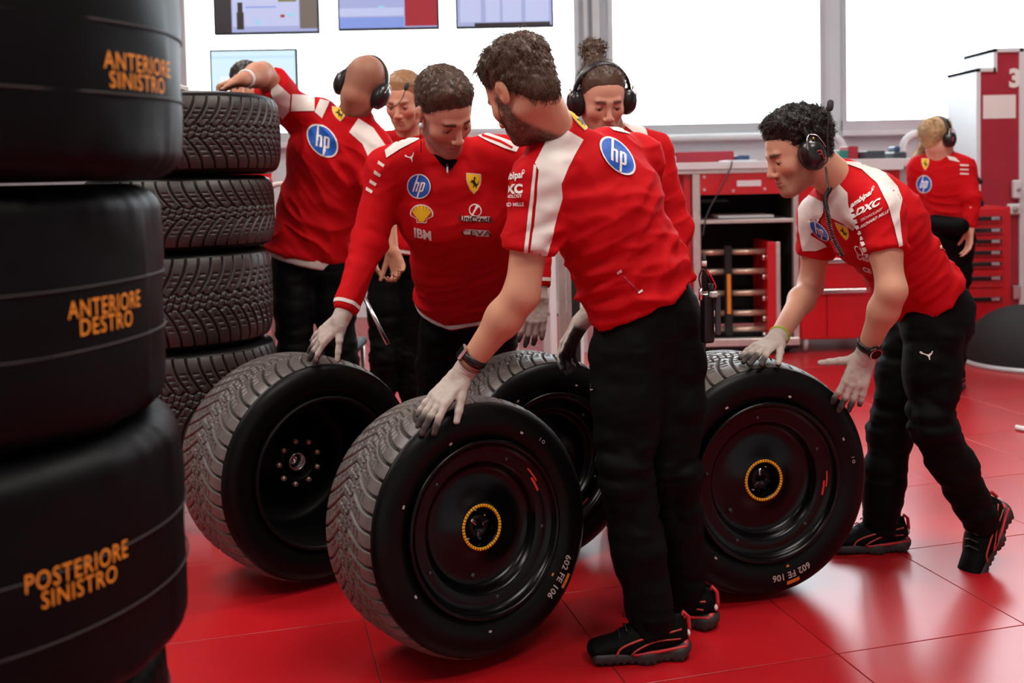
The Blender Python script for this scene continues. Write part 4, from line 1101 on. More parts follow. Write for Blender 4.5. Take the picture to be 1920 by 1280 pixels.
# ---- shoe
def shoe_part(parent, ankle, toe, side=1, heel_up=0.0, flip=1, big=True, L=.295, z0=0.0):
    """ankle joint; toe = unit vector of the foot on the ground plane; heel_up = raise angle"""
    f = nrm([toe[0], toe[1], 0]); r = np.array([f[1], -f[0], 0])
    c, s_ = math.cos(heel_up), math.sin(heel_up); f2 = f * c - np.array([0, 0, 1.0]) * s_; u2 = f * s_ + np.array([0, 0, 1.0]) * c
    R = np.stack([r, f2, u2], 1)
    o = np.asarray(ankle, float) - u2 * .092 - f2 * 0.0      # sole point under the ankle
    def W(x, y, z): return o + R @ np.array([x, y, z])
    X1 = R[:, 0]
    up = [ecap(W(0, -.055, .062), W(0, .04, .052), X1, (.036, .040), (.042, .042), .02), ecap(W(0, .04, .048), W(0, .155, .034), X1, (.044, .036), (.040, .022), .03),
          ecap(W(0, -.012, .06), W(0, -.012, .115), X1, (.036, .044), (.036, .046), .02), cap(W(0, -.085, .05), W(0, -.078, .105), .014, .010, .02)]
    V, Q = skin(up, .0045, it=1); V = V + normals(V, Q) * (.0008 * vnoise(V * 60))[:, None]
    sh = mk('shoe', V, Q, 'black_cloth', parent)
    so = [ecap(W(0, -.065, .020), W(0, .02, .018), X1, (.040, .022), (.042, .020), .01, pw=3.2), ecap(W(0, .02, .018), W(0, .150, .020), X1, (.044, .020), (.045, .018), .02, pw=3.2), ecap(W(0, -.07, .020), W(0, -.088, .030), X1, (.036, .022), (.034, .02), .02)]
    V, Q = skin(so, .0045, it=1); y = (V - o) @ f2
    V = V + normals(V, Q) * (.0016 * np.sign(np.sin(y * 320)) * (((V - o) @ u2) < .012))[:, None]
    mk('sole', V, Q, 'sole_rubber', sh)
    bvh = BVHTree.FromPolygons([Vector(v) for v in np.concatenate([skinV for skinV in [V]])], [tuple(map(int, q)) for q in Q])
    me = sh.data; wl = np.array(wloc(sh)); ub = BVHTree.FromPolygons([v.co + Vector(wl) for v in me.vertices], [tuple(p.vertices) for p in me.polygons])
    for sd in (1, -1):
        def onto(pts, r_, mname, nm, n=5):
            out = []
            for (y_, z_) in pts:
                st = W(sd * .12, y_, z_); hit = ub.ray_cast(Vector(st), Vector(-sd * X1)); h2 = bvh.ray_cast(Vector(st), Vector(-sd * X1))
                cands = [np.array(h[0]) for h in (hit, h2) if h[0] is not None]
                if cands: out.append(max(cands, key=lambda q: (q - o) @ X1 * sd) + X1 * sd * .0008)
            if len(out) > 2: MB().tube(bez(out, 4), r_, 6).build(nm, mname, sh, smooth=True)
        onto([(-.075, .082), (-.02, .078), (.04, .070), (.09, .050), (.105, .030)], .0030, 'red_trim', 'side_stripe')
        onto([(-.07, .060), (.0, .062), (.05, .046), (.065, .030)], .0026, 'red_trim', 'side_stripe')
        onto([(-.088, .040), (-.05, .036), (.0, .034), (.06, .030)], .0045, 'red_shoe', 'midsole_stripe')
    MB().tube([W(0, -.098, .050), W(0, -.103, .075), W(0, -.100, .105), W(0, -.088, .118), W(0, -.080, .100)], .006, 8).build('heel_tab', 'red_shoe', sh, smooth=True)
    MB().ell(W(0, -.099, .062), (.016, .006, .010), R).build('heel_patch', 'pale_ink', sh, smooth=True)
    MB().ell(W(0, -.085, .038), (.034, .018, .014), R).build('heel_counter', 'red_shoe', sh, smooth=True)
    lc = MB()
    for k in range(4):
        y_ = .055 + .018 * k; z_ = .112 - .012 * k - .004 * k
        lc.tube(bez([W(-.024, y_, z_ - .012), W(0, y_, z_ - .0), W(.024, y_, z_ - .012)], 4), .0024, 5)
    lc.build('laces', 'black_plastic', sh, smooth=True)
    return sh
mat('sole_rubber', (.022, .022, .022), .6); mat('red_trim', (.45, .05, .03), .5); mat('red_shoe', (.50, .015, .02), .5)

# ---- headset
def headset_part(parent, c, R, s=1.0, boom=None, cups=1.0, mark=False, bandr=.112, tilt=0.0):
    c = np.asarray(c, float)
    ct, st = math.cos(tilt), math.sin(tilt)
    R2 = R @ np.array([[1, 0, 0], [0, ct, -st], [0, st, ct]])
    def W(x, y, z): return c + R2 @ (np.array([x, y, z]) * s)
    pts = [W(.098 * math.cos(a), -.008, .012 + (bandr + .010) * math.sin(a)) for a in np.linspace(.12, PI - .12, 26)]
    hb = MB()
    P_ = np.array(pts); n = len(P_); V = []; F = []
    yv = R2[:, 1]
    for i in range(n):
        tng = nrm(P_[min(i + 1, n - 1)] - P_[max(i - 1, 0)]); out = np.cross(yv, tng); out = nrm(out) * (1 if (P_[i] - W(0, 0, 0)) @ np.cross(yv, tng) > 0 else -1)
        wd = (.011 + .010 * math.sin(PI * i / (n - 1))) * s; th = .0045 * s
        V += [P_[i] - yv * wd - out * th, P_[i] + yv * wd - out * th, P_[i] + yv * wd * .8 + out * th, P_[i] - yv * wd * .8 + out * th]
    for i in range(n - 1):
        for k in range(4): F.append((4 * i + k, 4 * i + (k + 1) % 4, 4 * i + 4 + (k + 1) % 4, 4 * i + 4 + k))
    hb.add(V, F); hs = hb.build('headset', 'black_plastic', parent, smooth=True)
    for sd in (1, -1):
        A = R2[:, 0] * sd; T_ = (np.stack([R2[:, 1], A, R2[:, 2]], 1), W(sd * .080, -.002, -.004))
        q = MB().lathe([(.040 * s, -.004 * s), (.044 * s, .006 * s), (.043 * s, .018 * s), (.036 * s, .028 * s), (.028 * s, .036 * s), (.018 * s, .040 * s), (.0001, .041 * s)], 28, T=(T_[0] @ np.diag([.86 * cups, 1, 1.08 * cups]), T_[1]))
        cu = q.build('ear_cup', 'cup_black', hs, smooth=True)
        q = MB().lathe([(.024 * s, -.012 * s), (.036 * s, -.014 * s), (.043 * s, -.006 * s), (.042 * s, .002 * s)], 28, T=(T_[0] @ np.diag([.86 * cups, 1, 1.08 * cups]), T_[1]))
        q.build('ear_cushion', 'black_matt', cu, smooth=True)
        for k in (-1, 1):
            MB().tube(bez([W(sd * .100, -.008, .055), W(sd * .110, -.008 + k * .016, .045), W(sd * .114, -.008 + k * .024, .022), W(sd * .112, -.008 + k * .028, .004)], 5), .0018 * s, 6).build('yoke', 'steel', hs, smooth=True)
        MB().ell(W(sd * .108, -.012, .040), (.004 * s, .005 * s, .005 * s), None, 10, 6).build('pivot', 'yellow_metal', hs, smooth=True)
        if mark:
            o_ = W(sd * .1225, -.014, -.010)
            pl = MB()
            for (a, b) in (((0, -.013), (0, .012)), ((0, .012), (.012, .013)), ((0, .001), (.009, .002)), ((0, -.013), (-.006, -.012))):
                pa = o_ + R2 @ (np.array([0, a[0], a[1]]) * s); pb = o_ + R2 @ (np.array([0, b[0], b[1]]) * s); pl.tube([pa, pb], .0016 * s, 5)
            pl.build('red_emblem', 'red_shoe', cu, smooth=True)
    if boom:
        b0, pts_, tip = boom
        MB().tube(bez([W(*q) for q in pts_], 8), .0022 * s, 7).build('microphone_boom', 'black_plastic', hs, smooth=True)
        a = W(*pts_[-1]); dd = nrm(a - W(*pts_[-2])); MB().tube([a - dd * .004, a, a + dd * .006, a + dd * .024, a + dd * .030], np.array([.004, .008, .0098, .0095, .005]) * s, 12).build('microphone_foam', 'mic_foam', hs, smooth=True)
    return hs
mat('cup_black', (.010, .010, .011), .28, coat=.2); mat('yellow_metal', (.6, .45, .15), .25, 1.0); mat('mic_foam', (.03, .032, .036), .9)

# ---- prints laid on a worn surface: drawn in a small flat frame, then cast on to the cloth
def cast(name, vf, cpx, xpx, ypx, bvh, m, parent, off=.0022, maxgap=.09):
    v, f = vf; pts = []; ok = []; miss = []
    for a, b in v:
        px = cpx[0] + a * xpx[0] + b * ypx[0]; py = cpx[1] + a * xpx[1] + b * ypx[1]
        d = nrm(ray(px, py)); h = bvh.ray_cast(Vector(CAM), Vector(d))
        if h[0] is None: miss.append((len(pts), d)); pts.append(CAM); ok.append(False)
        else:
            n = np.array(h[1]); n = n if n @ d < 0 else -n; pts.append(np.array(h[0]) + n * off - d * off * .5); ok.append(True)
    pts = np.array(pts)
    if miss and any(ok):      # past the outline of the cloth: tuck the edge round the nearest point of the cloth
        good = np.nonzero(np.array(ok))[0]; gd = np.linalg.norm(pts[good] - CAM, axis=1); va = np.asarray(v, float)[:, :2]
        for i, d in miss:
            near_ = np.argsort(((va[good] - va[i]) ** 2).sum(1))[:3]; dm = gd[near_].max()
            h = bvh.find_nearest(Vector(CAM + d * dm))
            if h[0] is not None and (Vector(CAM + d * dm) - h[0]).length < .12: pts[i] = np.array(h[0]) + nrm(CAM + d * dm - np.array(h[0])) * off; ok[i] = True
    F = []
    for q in f:
        if not all(ok[i] for i in q): continue
        dd = [np.linalg.norm(pts[q[i]] - CAM) for i in range(len(q))]
        if max(dd) - min(dd) > (maxgap if not miss else .14): continue
        F.append(tuple(q)[::-1] if False else tuple(q))
    if not F: return None
    us = sorted({i for q in F for i in q}); mp = {i: k for k, i in enumerate(us)}
    return mk(name, pts[us], [tuple(mp[i] for i in q) for q in F], m, parent, smooth=True)
def bvh_of(*objs):
    V = []; F = []; n = 0
    for o in objs:
        w = wloc(o); V += [v.co + w for v in o.data.vertices]; F += [tuple(i + n for i in p.vertices) for p in o.data.polygons]; n += len(o.data.vertices)
    return BVHTree.FromPolygons(V, F)
def panel(name, pts, bvh, m, parent, step=4.5, off=.0024, maxgap=.09):
    return cast(name, poly_mesh(pts, step), (0, 0), (1, 0), (0, 1), bvh, m, parent, off, maxgap)

def build_person(sp):
    """one figure from its joints; returns the parts by name"""
    g = lambda k, d=None: sp.get(k, d)
    base = np.array(sp['base'], float); head = np.asarray(sp['head'], float); R = frame_from(sp['face'], sp['up'])
    hs = g('hs', 1.0); st = g('step', .009); w = g('w', 1.0)
    SL, SR = sp['sL'], sp['sR']; PV = sp['pelvis']; CH = sp['chest']; NK = sp['neck']
    sv = nrm(SR - SL)
    back = None
    torso_side = sv; hipv = nrm(sp['hR'] - sp['hL'])
    spine = nrm(CH - PV)
    waist = PV + (CH - PV) * .45 + g('waist_off', np.zeros(3))
    cd = g('cd', .108); 
    def torso(gr, cut=None, k=.05):
        c2 = cut
        hp_, hd_ = (.150, .105) if cut is None else (.166, .126)
        return [ecap(PV - spine * .01, waist, hipv, (hp_ * w + gr, hd_ + gr), (.138 * w + gr, .100 + gr), k, cut=cut),
                ecap(waist, CH, nrm(hipv + sv), (.138 * w + gr, .100 + gr), (.158 * w + gr, cd + .004 + gr), k, cut=cut),
                ecap(CH, CH + (NK - CH) * .45, sv, (.158 * w + gr, cd + gr), (.140 * w + gr, cd - .018 + gr), k, cut=cut),
                cap(CH + (NK - CH) * .62, NK, .085 + gr, .058 + gr * .6, .05),
                cap(SL + (NK - SL) * .40, SL, .060 + gr, .058 + gr, .05), cap(SR + (NK - SR) * .40, SR, .060 + gr, .058 + gr, .05)]
    neck_top = head + R @ np.array([0, -.028, -.040]) * hs
    body = torso(-.012) + [cap(NK - (neck_top - NK) * .15, neck_top, .056, .055 * hs, .04), cap(NK, head + R @ np.array([0, -.046, .000]) * hs, .048, .047 * hs, .03)]
    arms = {}
    for sd in 'LR':
        S_, E_, W_ = sp['s' + sd], sp['e' + sd], sp['w' + sd]; ar = g('arm', 1.0) * (.84 if g('long') else 1.0)
        fore = E_ + (W_ - E_) * .28
        body += [cap(S_, S_ + (E_ - S_) * .5, .050 * ar, .046 * ar, .03), cap(S_ + (E_ - S_) * .5, E_, .046 * ar, .040 * ar, .02),
                 cap(E_, fore, .038 * ar, .041 * ar, .03), cap(fore, W_, .041 * ar, .0265, .03)]
    for sd in 'LR':
        H_, K_, A_ = sp['h' + sd], sp['k' + sd], sp['a' + sd]
        body += [cap(H_, K_, .072, .048, .04), cap(K_, A_, .046, .032, .02)]
    hands = {}
    for sd in 'LR':
        h = g('hand' + sd)
        if h is None: continue
        caps, fr = hand_joints(sp['w' + sd], h['d'], h['n'], h['t'], h.get('curl', .3), h.get('spread', .12), h.get('s', 1.0), h.get('tcurl', .3), h.get('tout', .75), h.get('curls'))
        hands[sd] = (caps, fr, h); body += hand_prims(caps, -.0012 if h.get('glove', True) else 0)
    body.append(head_prim(head, R, hs))
    if not g('no_eyes'):
        pass
    fs = g('fstep', .0032)
    V, Q = skin(body, st, (head - .135 * hs, head + .135 * hs), fs, it=1)
    C = face_colors(V, head, R, g('skin', (.62, .33, .22)), hs, **g('fc', {}))
    root = mk('person', V, Q, 'skin', None, base, colors=C)
    tag(root, sp['label'], 'person'); out = dict(root=root, R=R, head=head)
    if g('eyes', True):
        for sx in (-1, 1):
            ec = head + R @ (np.array([sx * .031, .0752, .0045]) * hs)
            e = MB().ell(ec, (.0112 * hs,) * 3, R, 14, 10).build('eye', 'eye_white', root, smooth=True)
            gd = nrm(R @ np.array([sx * -.03 + g('gaze', 0), .94, g('gz', -.34)])); T_ = frame_T(ec + gd * .0106 * hs, np.cross(gd, [0.01, 0, 1]), gd, np.cross(np.cross(gd, [0.01, 0, 1]), gd))
            MB().tube([head + R @ (np.array([sx * a_, b_, c_]) * hs) for a_, b_, c_ in ((.0185, .0815, .0045), (.024, .0862, .0068), (.031, .0880, .0074), (.038, .0855, .0062), (.0445, .0790, .0035))], .0010 * hs, 5).build('eyelash', 'hair_black', e, smooth=True)
            MB().lathe([(.0066 * hs, -.0018), (.0045 * hs, .0001), (.0001, .0008)], 14, T=T_).build('iris', 'iris_dark', e, smooth=True)
    # ---- trousers
    tr = []
    for sd in 'LR':
        H_, K_, A_ = sp['h' + sd], sp['k' + sd], sp['a' + sd]; tk = g('leg', 1.0)
        up_ = nrm(A_ - K_); A_ = A_ + up_ * .035
        tr += [cap(H_ + (K_ - H_) * .06, H_ + (K_ - H_) * .45, .098 * tk, .087 * tk, .04), cap(H_ + (K_ - H_) * .45, K_, .087 * tk, .070 * tk, .03), cap(K_, K_ + (A_ - K_) * .4, .068 * tk, .068 * tk, .03),
               cap(K_ + (A_ - K_) * .4, A_ - up_ * .005, .068 * tk, .060 * tk, .03, cut=(A_ - up_ * .005, up_))]
    wc = (PV + spine * g('belt', .10), spine)
    tr += [ecap(PV - spine * .03, PV + spine * .09, hipv, (.158 * w, .118), (.148 * w, .108), .05, cut=wc)]
    V, Q = skin(tr, g('tstep', .0095), it=2); N = normals(V, Q)
    knees = np.zeros(len(V))
    for sd in 'LR': knees += np.exp(-(np.linalg.norm(V - sp['k' + sd], axis=1) / .14) ** 2) + .9 * np.exp(-(np.linalg.norm(V - sp['a' + sd], axis=1) / .14) ** 2) + .6 * np.exp(-(np.linalg.norm(V - sp['h' + sd], axis=1) / .14) ** 2)
    kk_ = np.clip(knees, 0, 1); V = V + N * ((.004 + .008 * kk_) * (np.abs(vnoise(V * np.array([8, 8, 17]) + 2)) * 2 - .7))[:, None] + N * (.004 * (np.abs(vnoise(V * np.array([15, 15, 40]) + 7)) * 2 - .7) * (.3 + kk_))[:, None]
    out['trousers'] = mk('trousers', V, Q, g('trouser_mat', 'black_cloth'), root)
    # ---- shirt
    gr = g('loose', .012); long = g('long', False)
    hem = (PV + spine * g('hem', .04) , -spine)
    sh = torso(gr, cut=hem)
    if g('fall') is not None: sh += [cap(a, b, ra, rb, .06, cut=hem) for a, b, ra, rb in g('fall')]
    for sd in 'LR':
        S_, E_, W_ = sp['s' + sd], sp['e' + sd], sp['w' + sd]; ar = g('arm', 1.0)
        if long:
            wd = nrm(W_ - E_)
            sh += [cap(S_, E_, .066 * ar, .058 * ar, .04), cap(E_, W_ - wd * .04, .056 * ar, .040 * ar, .03, cut=(W_ - wd * g('cuffgap', .028), wd)), cap(W_ - wd * .075, W_ - wd * .03, .040 * ar, .036, .01, cut=(W_ - wd * g('cuffgap', .028), wd))]
        else:
            ud = nrm(E_ - S_); f = g('sleeve', .72); ec = S_ + (E_ - S_) * f
            sh += [cap(S_, ec, .066 * ar, .068 * ar, .04, cut=(ec, ud))]
    nd = nrm(neck_top - NK)
    sh += [cap(NK - nd * .02, NK + nd * g('collar', .02), .070, .066, .03, cut=(NK + nd * g('collar', .02), nd))]
    V, Q = skin(sh, g('sstep', .0075), it=2); N = normals(V, Q)
    up3 = V @ spine; 
    fd = g('folds', [])     # explicit folds: (centre, direction of the ridge, wavelength, amplitude, reach)
    disp = .0022 * vnoise(V * 14 + 3) + .0012 * vnoise(V * 40)
    ax_ = nrm(np.cross(spine, sv)); low = np.clip(1 - ((V - PV) @ spine) / .28, 0, 1)
    q = np.stack([(V @ sv) * 9, (V @ spine) * 26 + (V @ sv) * 8, (V @ ax_) * 9], -1)
    rid = (1 - np.abs(vnoise(q * .8 + 5 + .6 * vnoise(V * 7)[:, None]))) ** 3
    disp = disp + (.005 + .012 * low) * (rid - .35) * g('fold', 1.0)
    for c_, d_ in g('diag', []):     # diagonal pull folds
        d_ = nrm(d_); e1 = nrm(np.cross(d_, FW)); q2 = np.stack([(V @ d_) * 3.2, (V @ e1) * 21, (V @ FW) * 4], -1)
        disp = disp + .011 * ((1 - np.abs(vnoise(q2 + 11))) ** 3 - .35) * np.exp(-(np.linalg.norm(V - c_, axis=1) / .24) ** 2)
    for sd in 'LR':
        e = sp['e' + sd]; wgt = np.exp(-(np.linalg.norm(V - e, axis=1) / .11) ** 2); a_ = nrm(sp['w' + sd] - sp['s' + sd]); disp += wgt * .006 * vnoise(np.stack([V @ a_ * 42, V[:, 0] * 9, V[:, 2] * 9], -1))
        arm_pit = sp['s' + sd] + (PV - sp['s' + sd]) * .22; wgt = np.exp(-(np.linalg.norm(V - arm_pit, axis=1) / .13) ** 2); dr = nrm(sp['e' + sd] - PV); dq = V - dr * (V @ dr)[:, None] * .8
        disp += wgt * .006 * (np.abs(vnoise(dq * 26)) - .3) * g('fold', 1.0)
    for (c_, dr, wl, amp, reach) in fd:
        dr = nrm(dr); rel = V - c_; perp = rel - dr * (rel @ dr)[:, None]; t_ = np.linalg.norm(perp, axis=1) * np.sign(perp @ np.cross(dr, FW))
        disp += amp * np.cos(t_ / wl * 2 * PI + .8 * vnoise(V * 8)) * np.exp(-(np.linalg.norm(rel, axis=1) / reach) ** 2)
    V = V + N * disp[:, None]
    out['shirt'] = mk(g('shirt_name', 'shirt'), V, Q, g('shirt_mat', 'red_cloth'), root)
    # ---- hands, shoes
    for sd, (caps, fr, h) in hands.items():
        if h.get('glove', True): out['glove' + sd] = glove_part(root, caps, fr, sp['e' + sd], h.get('dip', 'palm'), h.get('cuff', .05), h.get('s', 1.0))
    if g('shoes', True):
        for sd in 'LR': out['shoe' + sd] = shoe_part(root, sp['a' + sd] - np.array([0, 0, 0]), sp['t' + sd], heel_up=sp.get('heel' + sd, 0.0))
    out['torso_bvh'] = None
    return out
# ------------------------------------------------------------------ the people
A_ = np.array
def floorY(p, Y): q = P(p[0], p[1], Y); return q
# --- D: bending man in the middle, back to the camera
D = dict(label='brown-haired bearded person bending with back turned, red T-shirt, gloved hand on nearest wheel',
    base=(P(1180, 1240, 2.72)[0], 2.78, 0), head=P(980, 176, 2.64), face=(-.56, .62, -.48), up=(-.38, .25, .85), hs=1.0, step=.009, fstep=.0034,
    neck=P(1050, 268, 2.74), chest=P(1135, 385, 2.80), pelvis=P(1213, 590, 2.84), sL=P(1012, 345, 2.66), sR=P(1195, 300, 3.00),
    eL=P(978, 552, 2.62), wL=P(868, 700, 2.80), eR=P(1190, 500, 3.15), wR=P(1092, 600, 3.12),
    hL=P(1175, 655, 2.78), hR=P(1258, 650, 2.87), kL=P(1172, 895, 2.72), kR=P(1262, 880, 2.82), aL=P(1222, 1185, 2.70), aR=P(1280, 1110, 2.91),
    tL=A_([-1, -.10, 0]), tR=A_([-.86, .42, 0]), fc=dict(beard=.92, beard_c=(.030, .016, .010)), eyes=True, skin=(.60, .30, .19), loose=.014, w=1.06, arm=1.08, sleeve=.62, hem=.045, belt=.08, collar=.072, leg=1.04, fold=1.3, diag=[(P(1130, 480, 2.68), A_([1, 0, .45])), (P(1230, 500, 2.75), A_([.6, 0, 1]))],
    waist_off=A_([0, 0, 0]),
    handL=dict(d=P(800, 790, 2.88) - P(868, 700, 2.80), n=A_([-.35, -.75, .62]), t=A_([1, .4, -.3]), curls=[.30, .32, .34, .30], spread=.13, dip='palm', tcurl=.5, tout=.55, cuff=.045),
    handR=dict(d=P(1040, 690, 3.12) - P(1092, 600, 3.12), n=A_([-.55, .55, .5]), t=A_([-.8, -.5, .2]), curls=[.35, .4, .4, .4], spread=.10, tout=.5, cuff=.05),
    folds=[(P(1060, 470, 2.6), A_([1, 0, .35]), .055, .006, .16), (P(1130, 545, 2.68), A_([1, 0, .2]), .05, .005, .16), (P(1240, 470, 2.8), A_([1, 0, .6]), .07, .004, .18)])
# --- F: curly haired man at the right
F = dict(label='person with dark curly hair and headset in profile, red T-shirt, pushing rightmost wheel',
    base=(P(1740, 1070, 3.35)[0], 3.38, 0), head=P(1497, 292, 3.16), face=(-.90, -.16, -.33), up=(-.32, 0, .94), hs=1.0, step=.009, fstep=.0030,
    neck=P(1580, 345, 3.22), chest=P(1640, 418, 3.24), pelvis=P(1742, 568, 3.32), cd=.124, sL=P(1648, 400, 3.04), sR=P(1538, 408, 3.42),
    eL=P(1672, 545, 2.96), wL=P(1622, 668, 3.00), eR=P(1520, 535, 3.50), wR=P(1454, 640, 3.44),
    hL=P(1748, 615, 3.24), hR=P(1716, 620, 3.42), kL=P(1748, 790, 3.20), kR=P(1668, 810, 3.42), aL=P(1838, 975, 3.28), aR=P(1648, 985, 3.44),
    tL=A_([-.86, -.5, 0]), tR=A_([-1, -.05, 0]), heelL=.85, diag=[(P(1680, 520, 3.1), A_([1, 0, .9]))], fc=dict(beard=.5, beard_c=(.15, .085, .06), brow_c=(.03, .018, .012)), skin=(.60, .31, .205), loose=.010, w=.96, arm=1.0, sleeve=.52, hem=.045, belt=.10, collar=.040, gz=-.42,
    handL=dict(d=P(1598, 765, 2.98) - P(1622, 668, 3.00), n=A_([-.25, -.95, .1]), t=A_([-1, 0, .3]), curls=[.22, .25, .25, .22], spread=.10, tout=1.15, tcurl=.05, cuff=.035),
    handR=dict(d=P(1398, 672, 3.42) - P(1462, 636, 3.46), n=A_([.1, .25, .95]), t=A_([-.2, -1, -.3]), curls=[.18, .2, .2, .2], spread=.12, tout=.5, cuff=.04),
    folds=[(P(1690, 500, 3.0), A_([1, 0, .4]), .05, .003, .12)])
# --- C: man in quarter-zip
C = dict(label='person in red quarter-zip sweater bowing his head, gloved hand on leftmost wheel',
    base=(P(860, 980, 4.1)[0], 4.15, 0), head=P(832, 214, 3.20), face=(.50, -.62, -.66), up=(.10, -.50, .80), hs=1.04, step=.009, fstep=.0032,
    neck=P(838, 282, 3.38), chest=P(862, 400, 3.46), pelvis=P(880, 558, 3.78), sR=P(727, 318, 3.42), sL=P(972, 300, 3.40),
    eR=P(692, 455, 3.38), wR=P(643, 598, 3.32), eL=P(1008, 430, 3.40), wL=P(1010, 552, 3.36),
    hR=P(832, 615, 3.84), hL=P(925, 615, 3.88), kR=P(815, 780, 3.98), kL=P(915, 780, 4.08), aR=P(822, 900, 4.10), aL=P(905, 900, 4.22),
    tR=A_([-.2, -1, 0]), tL=A_([.2, -1, 0]), long=True, loose=.018, w=1.13, hem=.0, belt=.06, collar=.045, fc=dict(beard=.50, beard_c=(.10, .055, .04), brow_c=(.035, .02, .014)), skin=(.60, .31, .22), gz=-.6, shirt_name='sweater',
    handR=dict(d=P(588, 672, 3.36) - P(643, 598, 3.32), n=A_([-.3, -.75, .65]), t=A_([.8, -.2, -.5]), curls=[.22, .24, .26, .26], spread=.16, tout=.95, tcurl=.4, cuff=.04),
    handL=dict(d=P(996, 640, 3.34) - P(1010, 552, 3.36), n=A_([.1, -.95, .2]), t=A_([-.8, -.2, .3]), curls=[.25, .25, .25, .25], spread=.08, tout=.5, cuff=.04),
    folds=[(P(900, 540, 3.4), A_([1, 0, .25]), .05, .005, .14), (P(780, 460, 3.3), A_([-.3, 0, 1]), .06, .004, .12)])
# --- A: bald man with headset, seen from behind
A = dict(label='person with shaved head and headset seen from behind, forearm on bare tyre stack',
    base=(P(590, 860, 4.38)[0], 4.15, 0), head=P(679, 166, 4.30), face=(.12, .93, -.30), up=(.42, .25, .86), hs=1.06, step=.011, fstep=.004,
    neck=P(664, 222, 4.36), chest=P(620, 300, 4.40), pelvis=P(583, 462, 4.44), sL=P(553, 210, 4.42), sR=P(702, 282, 4.32),
    eL=P(492, 138, 4.20), wL=P(452, 150, 3.98), eR=P(716, 380, 4.26), wR=P(735, 470, 4.18),
    hL=P(548, 500, 4.42), hR=P(620, 500, 4.44), kL=P(552, 670, 4.33), kR=P(640, 680, 4.38), aL=P(545, 810, 4.48), aR=P(665, 830, 4.48),
    tL=A_([-.2, 1, 0]), tR=A_([.2, 1, 0]), loose=.018, w=1.06, arm=1.12, diag=[(P(640, 380, 4.2), A_([.75, 0, -1])), (P(600, 330, 4.2), A_([.5, 0, -1]))], sleeve=.78, hem=-.04, belt=.03, collar=.055, eyes=False, fc=dict(bald=(.22, .10, .07), beard=.6, beard_c=(.10, .055, .04)), skin=(.46, .21, .13), leg=.96,
    handL=dict(d=A_([-.8, -.3, -.35]), n=A_([-.2, .2, .95]), t=A_([0, -1, 0]), curl=.9, glove=False), handR=dict(d=A_([.3, -.2, -.8]), n=A_([.5, .8, 0]), t=A_([0, .2, -1]), curl=.8, glove=False),
    folds=[(P(640, 390, 4.23), A_([.8, 0, -1]), .07, .007, .22)])
# --- B: fair man behind
B = dict(label='person with fair hair and ginger stubble, between the shaved and the bowing man',
    base=(P(745, 840, 5.05)[0], 4.66, 0), head=P(757, 192, 4.95), face=(-.22, -.90, -.42), up=(-.05, -.35, .9), hs=1.10, step=.012, fstep=.004,
    neck=P(768, 262, 5.07), chest=P(770, 330, 5.11), pelvis=P(748, 470, 5.13), sR=P(700, 280, 5.09), sL=P(855, 285, 5.13),
    eR=P(690, 380, 5.05), wR=P(700, 460, 4.85), eL=P(870, 390, 5.11), wL=P(850, 480, 4.95),
    hR=P(722, 500, 5.13), hL=P(775, 500, 5.13), kR=P(718, 670, 5.07), kL=P(770, 670, 5.11), aR=P(715, 830, 5.15), aL=P(775, 830, 5.15), tR=A_([-.2, -1, 0]), tL=A_([.2, -1, 0]),
    long=True, loose=.014, hem=.0, collar=.03, leg=.96, w=1.06, arm=1.08, fc=dict(beard=.55, beard_c=(.30, .13, .06), brow_c=(.25, .12, .06)), skin=(.68, .36, .24), gz=-.6, shirt_name='jacket',
    handR=dict(d=A_([.1, -.4, -.8]), n=A_([-1, 0, 0]), t=A_([0, -1, 0]), curl=.22, glove=False), handL=dict(d=A_([0, -.4, -.8]), n=A_([1, 0, 0]), t=A_([0, -1, 0]), curl=.22, glove=False))
# --- E: man with hair bun behind D
E = dict(label='person with hair bun and headset standing behind the bending bearded man',
    base=(P(1215, 960, 3.75)[0], 3.8, 0), head=P(1128, 190, 3.58), face=(.18, -.88, -.42), up=(.04, -.35, .92), hs=1.0, step=.010, fstep=.0034,
    neck=P(1148, 262, 3.70), chest=P(1172, 350, 3.74), pelvis=P(1205, 545, 3.80), sR=P(1082, 290, 3.72), sL=P(1222, 285, 3.72),
    eL=P(1268, 430, 3.72), wL=P(1240, 560, 3.6), eR=P(1080, 430, 3.7), wR=P(1120, 540, 3.6),
    hR=P(1165, 590, 3.80), hL=P(1250, 590, 3.80), kR=P(1165, 770, 3.75), kL=P(1245, 770, 3.75), aR=P(1165, 940, 3.85), aL=P(1240, 940, 3.85), tR=A_([-.2, -1, 0]), tL=A_([.2, -1, 0]),
    long=True, loose=.012, w=.92, hem=.0, collar=.03, fc=dict(beard=.22, beard_c=(.30, .14, .09), brow_c=(.10, .05, .03)), skin=(.66, .34, .24), gz=-.3, shirt_name='jacket',
    handR=dict(d=A_([0, -.4, -.8]), n=A_([-1, 0, 0]), t=A_([0, -1, 0]), curl=.3), handL=dict(d=A_([0, -.3, -.8]), n=A_([1, 0, 0]), t=A_([0, -1, 0]), curl=.3))
